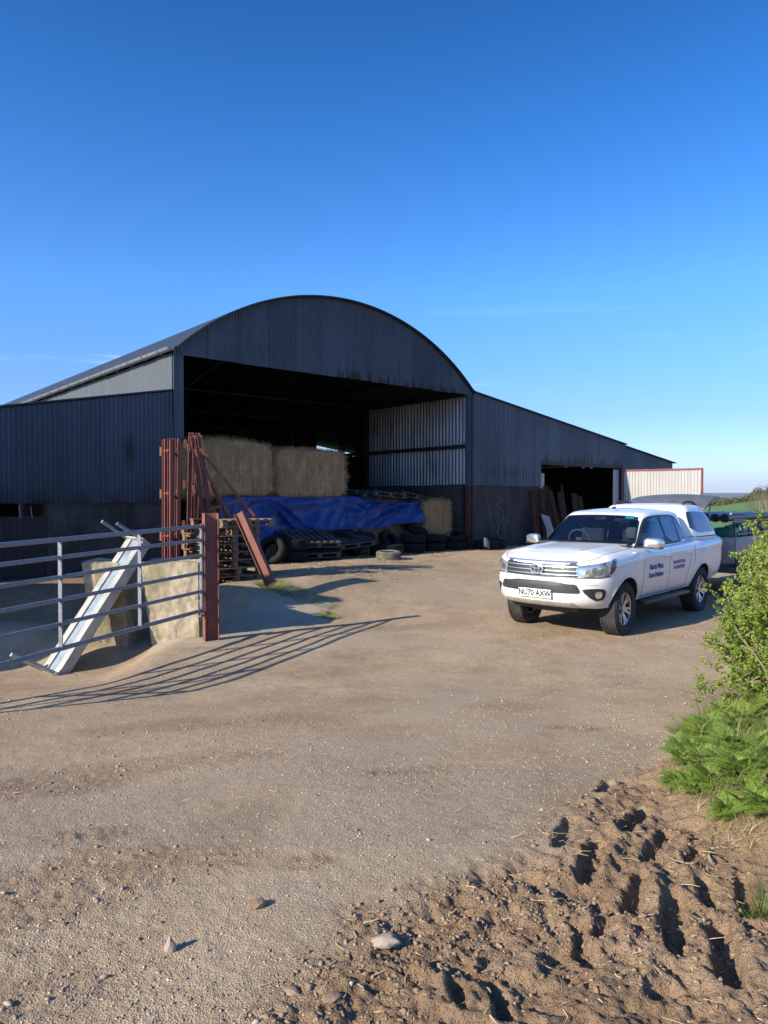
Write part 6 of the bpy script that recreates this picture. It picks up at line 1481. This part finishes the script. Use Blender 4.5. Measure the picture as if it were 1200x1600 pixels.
weed = [(425, 915, 500, .24, .14, 'tallest green weeds at the foot of the leaning red beam'), (455, 925, 500, .28, .07, 'low green weeds beside the leaning beam foot'), (478, 933, 400, .28, .05, 'low weeds halfway along the concrete edge'), (512, 962, 520, .17, .06, 'green weed patch at the end of the concrete edge'),
        (505, 943, 260, .2, .05, 'thin weeds just above the end patch')]
for k, (a, b, n, rad, h, lab) in enumerate(weed): 
    o = tuft(a, b, n * 2, rad, h, lab, 70 + k, 'grass', 'weeds'); o.name = 'weed_patch'
# ================================================================ FAR COUNTRY
M['field'] = mat_simple('spring_field', (.085, .17, .035), .9, 0, .15, .05)
def hill(name, pts, m, label, thick=None):
    """pts rows of (x, y, z) cross lines; a ground sheet through them"""
    V = np.array(pts, float); nr, ncol = V.shape[:2]; return tag(np_mesh(name, V.reshape(-1, 3), grid_faces(nr, ncol)[:, ::-1], m, None, True), label, name.replace('_', ' '), kind='structure')
def far_sheet(name, y0, y1, x0, x1, f, m, label, nx=160, ny=60):
    ys = np.geomspace(y0, y1, ny); rows = []
    for xx in np.linspace(x0, x1, nx): rows.append([(xx * yy, yy, f(xx * yy, yy)) for yy in ys])
    return hill(name, rows, m, label)
def m_farm():
    t = NT('far_farmland'); v = t.coord('Object', (1, .30, 1)); vo = t.n('ShaderNodeTexVoronoi', feature='F1'); vo.inputs['Scale'].default_value = .006; t.l(v, vo.inputs['Vector'])
    c = t.ramp(vo.outputs['Color'], [(.2, (.10, .20, .05)), (.45, (.20, .36, .08)), (.7, (.14, .27, .06)), (.9, (.38, .36, .18))])
    ve = t.n('ShaderNodeTexVoronoi', feature='DISTANCE_TO_EDGE'); ve.inputs['Scale'].default_value = .006; t.l(v, ve.inputs['Vector']); c = t.mix(t.ramp(ve.outputs['Distance'], [(.03, 1), (.07, 0)]), c, (.02, .03, .012)); t.set(c, .95, 0, .1); return t.m
M['farm'] = m_farm(); M['moor'] = mat_simple('brown_moor', (.09, .10, .05), .95, 0, .25, .003)
def fz(x, y):      # field rises gently to the right, then drops
    return .0 + (y - 30) * .004 * 1.0 + 1.6 * sst((y - 60) / 60) * sst((x / y - .44) / .12) - 6 * sst((y - 130) / 70)
far_sheet('field', 30, 210, -1.4, 1.4, lambda x, y: fz(x, y) - .12 + .1 * sst((y - 30) / 10), M['field'], 'bright green field beyond the trailer')
def vz(x, y): return -8 - 55 * sst((y - 200) / 1500) + 62 * sst((y - 2200) / 3200) * (.35 + .65 * sst((x / y - .44) / .12)) + 14 * (float(fbm(np.array(x * .001), np.array(y * .001), 1.5, 3)) - .5)
far_sheet('valley_farmland', 180, 5600, -1.4, 1.4, vz, M['farm'], 'patchwork of hazy farmland across the valley', 220, 70)
def hz_(x, y): return -20 + (42 * sst((x / y - .44) / .12) + 18 + 20 * (float(fbm(np.array(x * .0006 + 3), np.array(y * .0002), 1.5, 4)) - .5)) * sst((y - 5400) / 1200)
far_sheet('moorland_hill', 5400, 8200, -1.4, 1.4, hz_, M['moor'], 'low brown hill on the skyline at the right', 220, 24)
far_sheet('distant_hills', 11000, 16000, -1.4, 1.4, lambda x, y: -60 + (150 + 60 * (float(fbm(np.array(x * .0002 + 9), np.array(.3), 1.2, 3)) - .3)) * sst((y - 11000) / 3500), M['moor'], 'faint blue hills on the far horizon', 200, 16)
# farmsteads in the valley
M['farmwhite'] = mat_simple('white_farm_walls', (.75, .74, .72), .7)
r2 = random.Random(3)
for k, (px, D, z, lab) in enumerate([(1133, 1250, 0, 'leftmost tiny white farmhouse in the valley'), (1139, 1300, 0, 'tiny pale farmhouse right of the leftmost one in the valley'), (1160, 3300, 0, 'tiny white farmhouse high on the far slope'), (1168, 3100, 0, 'tiny white farm building low on the far slope')]):
    p = W(px, 780, D); z = vz(p.x, p.y); g = MB(); s = D / 1250; g.box((0, 0, 3.5 * s), (14 * s, 8 * s, 7 * s)); h = empty('farmhouse', (p.x, p.y, z - 1), label=lab, cat='farmhouse', group='white farmhouses across the valley')
    g.build('wall', M['farmwhite'], h); g = MB(); g.prism((-7.2 * s, 0, 6.6 * s), (7.2 * s, 0, 6.6 * s), [(-4.4 * s, 0), (4.4 * s, 0), (0, 3.6 * s)]); g.build('roof', M['darkmetal'], h)
# hedgerow trees behind the field
M['fartree'] = m_leaf('far_hedge_foliage', (.045, .065, .022), (.085, .10, .035), (.12, .115, .05), .15, .8, 1.2); M['farbare'] = m_leaf('far_bare_hedge', (.10, .085, .05), (.15, .125, .075), (.12, .12, .06), .1, .8, 1.2)
def far_tree(x, y, z, r, h, lab, seed, m, lf=.26, n=2400):
    r3 = np.random.default_rng(seed); root = empty('hedgerow_tree', (x, y, z), label=lab, cat='tree', group='hedgerow trees beyond the field'); u = r3.normal(size=(n, 3)); u /= np.linalg.norm(u, axis=1)[:, None]; rad = r3.uniform(.3, 1, n) ** .5 * (.7 + .5 * vnoise(u[:, 0] * 2.2 + seed, u[:, 2] * 2.2 + u[:, 1]))
    P = u * rad[:, None] * np.array([r, r, h * .48]) + np.array([0, 0, h * .52]); D = r3.normal(size=(n, 3)); D /= np.linalg.norm(D, axis=1)[:, None]; Nn = r3.normal(size=(n, 3)); leaves_mesh('crown', P, D, Nn, np.full(n, lf) * r3.uniform(.6, 1.3, n), np.full(n, lf * .35), m, root)
    g = MB(); g.tube([(0, 0, -.3), (.05, 0, h * .3), (0, .1, h * .7)], [.13, .09, .04], 6); 
    for k in range(5): a = r3.uniform(0, 6.28); g.tube([(0, 0, h * .3), (math.cos(a) * r * .5, math.sin(a) * r * .5, h * r3.uniform(.6, .9))], [.05, .015], 4)
    g.build('trunk', M['twig'], root, fix=False)
r3 = random.Random(12); words_ = ['bare brown', 'olive green', 'dense green', 'brownish', 'pale green', 'dark green']
for k in range(15):
    px = 1086 + k * 9.2; D = 132 - k * 1.2; p = W(px, 780, D); z = W(px, 809 - .7 * k, D).z; h = 2.5 + .13 * k + r3.uniform(-.6, .6); br = k in (0, 1, 5, 8, 10, 11, 12, 13, 14)
    far_tree(p.x, p.y, z, 1.5 + r3.uniform(0, .5), h, f'hedgerow tree {["at the far left end of", "second from the left in", "third from the left in", "fourth from the left in", "fifth from the left in", "sixth from the left in", "seventh from the left in", "eighth from the left in", "ninth from the left in", "tenth from the left in", "eleventh from the left in", "twelfth from the left in", "third from the right in", "second from the right in", "at the right end of"][k]} the row beyond the green field', 100 + k, M['farbare'] if br else M['fartree'])
# taller bare bush nearer, at the right edge of the field
for k, (px, D, h, lab) in enumerate([(1188, 46, 3.0, 'bare brown bush at the right end of the near field'), (1203, 40, 2.9, 'bare brown bush half outside the right edge')]):
    p = W(px, 790, D); far_tree(p.x, p.y, fz(p.x, p.y) - .3, .9 if k == 0 else 1.2, h, lab, 140 + k, M['farbare'], .035, 5000)
# ================================================================ AIR
hb = MB(); hb.box((0, 8200, 85), (24000, 16800, 520)); t = NT('air_haze'); t.t.nodes.remove(t.b); pv = t.n('ShaderNodeVolumePrincipled'); pv.inputs['Color'].default_value = (.66, .80, 1., 1); pv.inputs['Density'].default_value = 3.6e-5; pv.inputs['Anisotropy'].default_value = .2
t.l(pv.outputs[0], t.out.inputs['Volume']); hz = hb.build('haze', t.m); tag(hz, 'thin pale blue haze over the far valley', 'haze', kind='stuff')
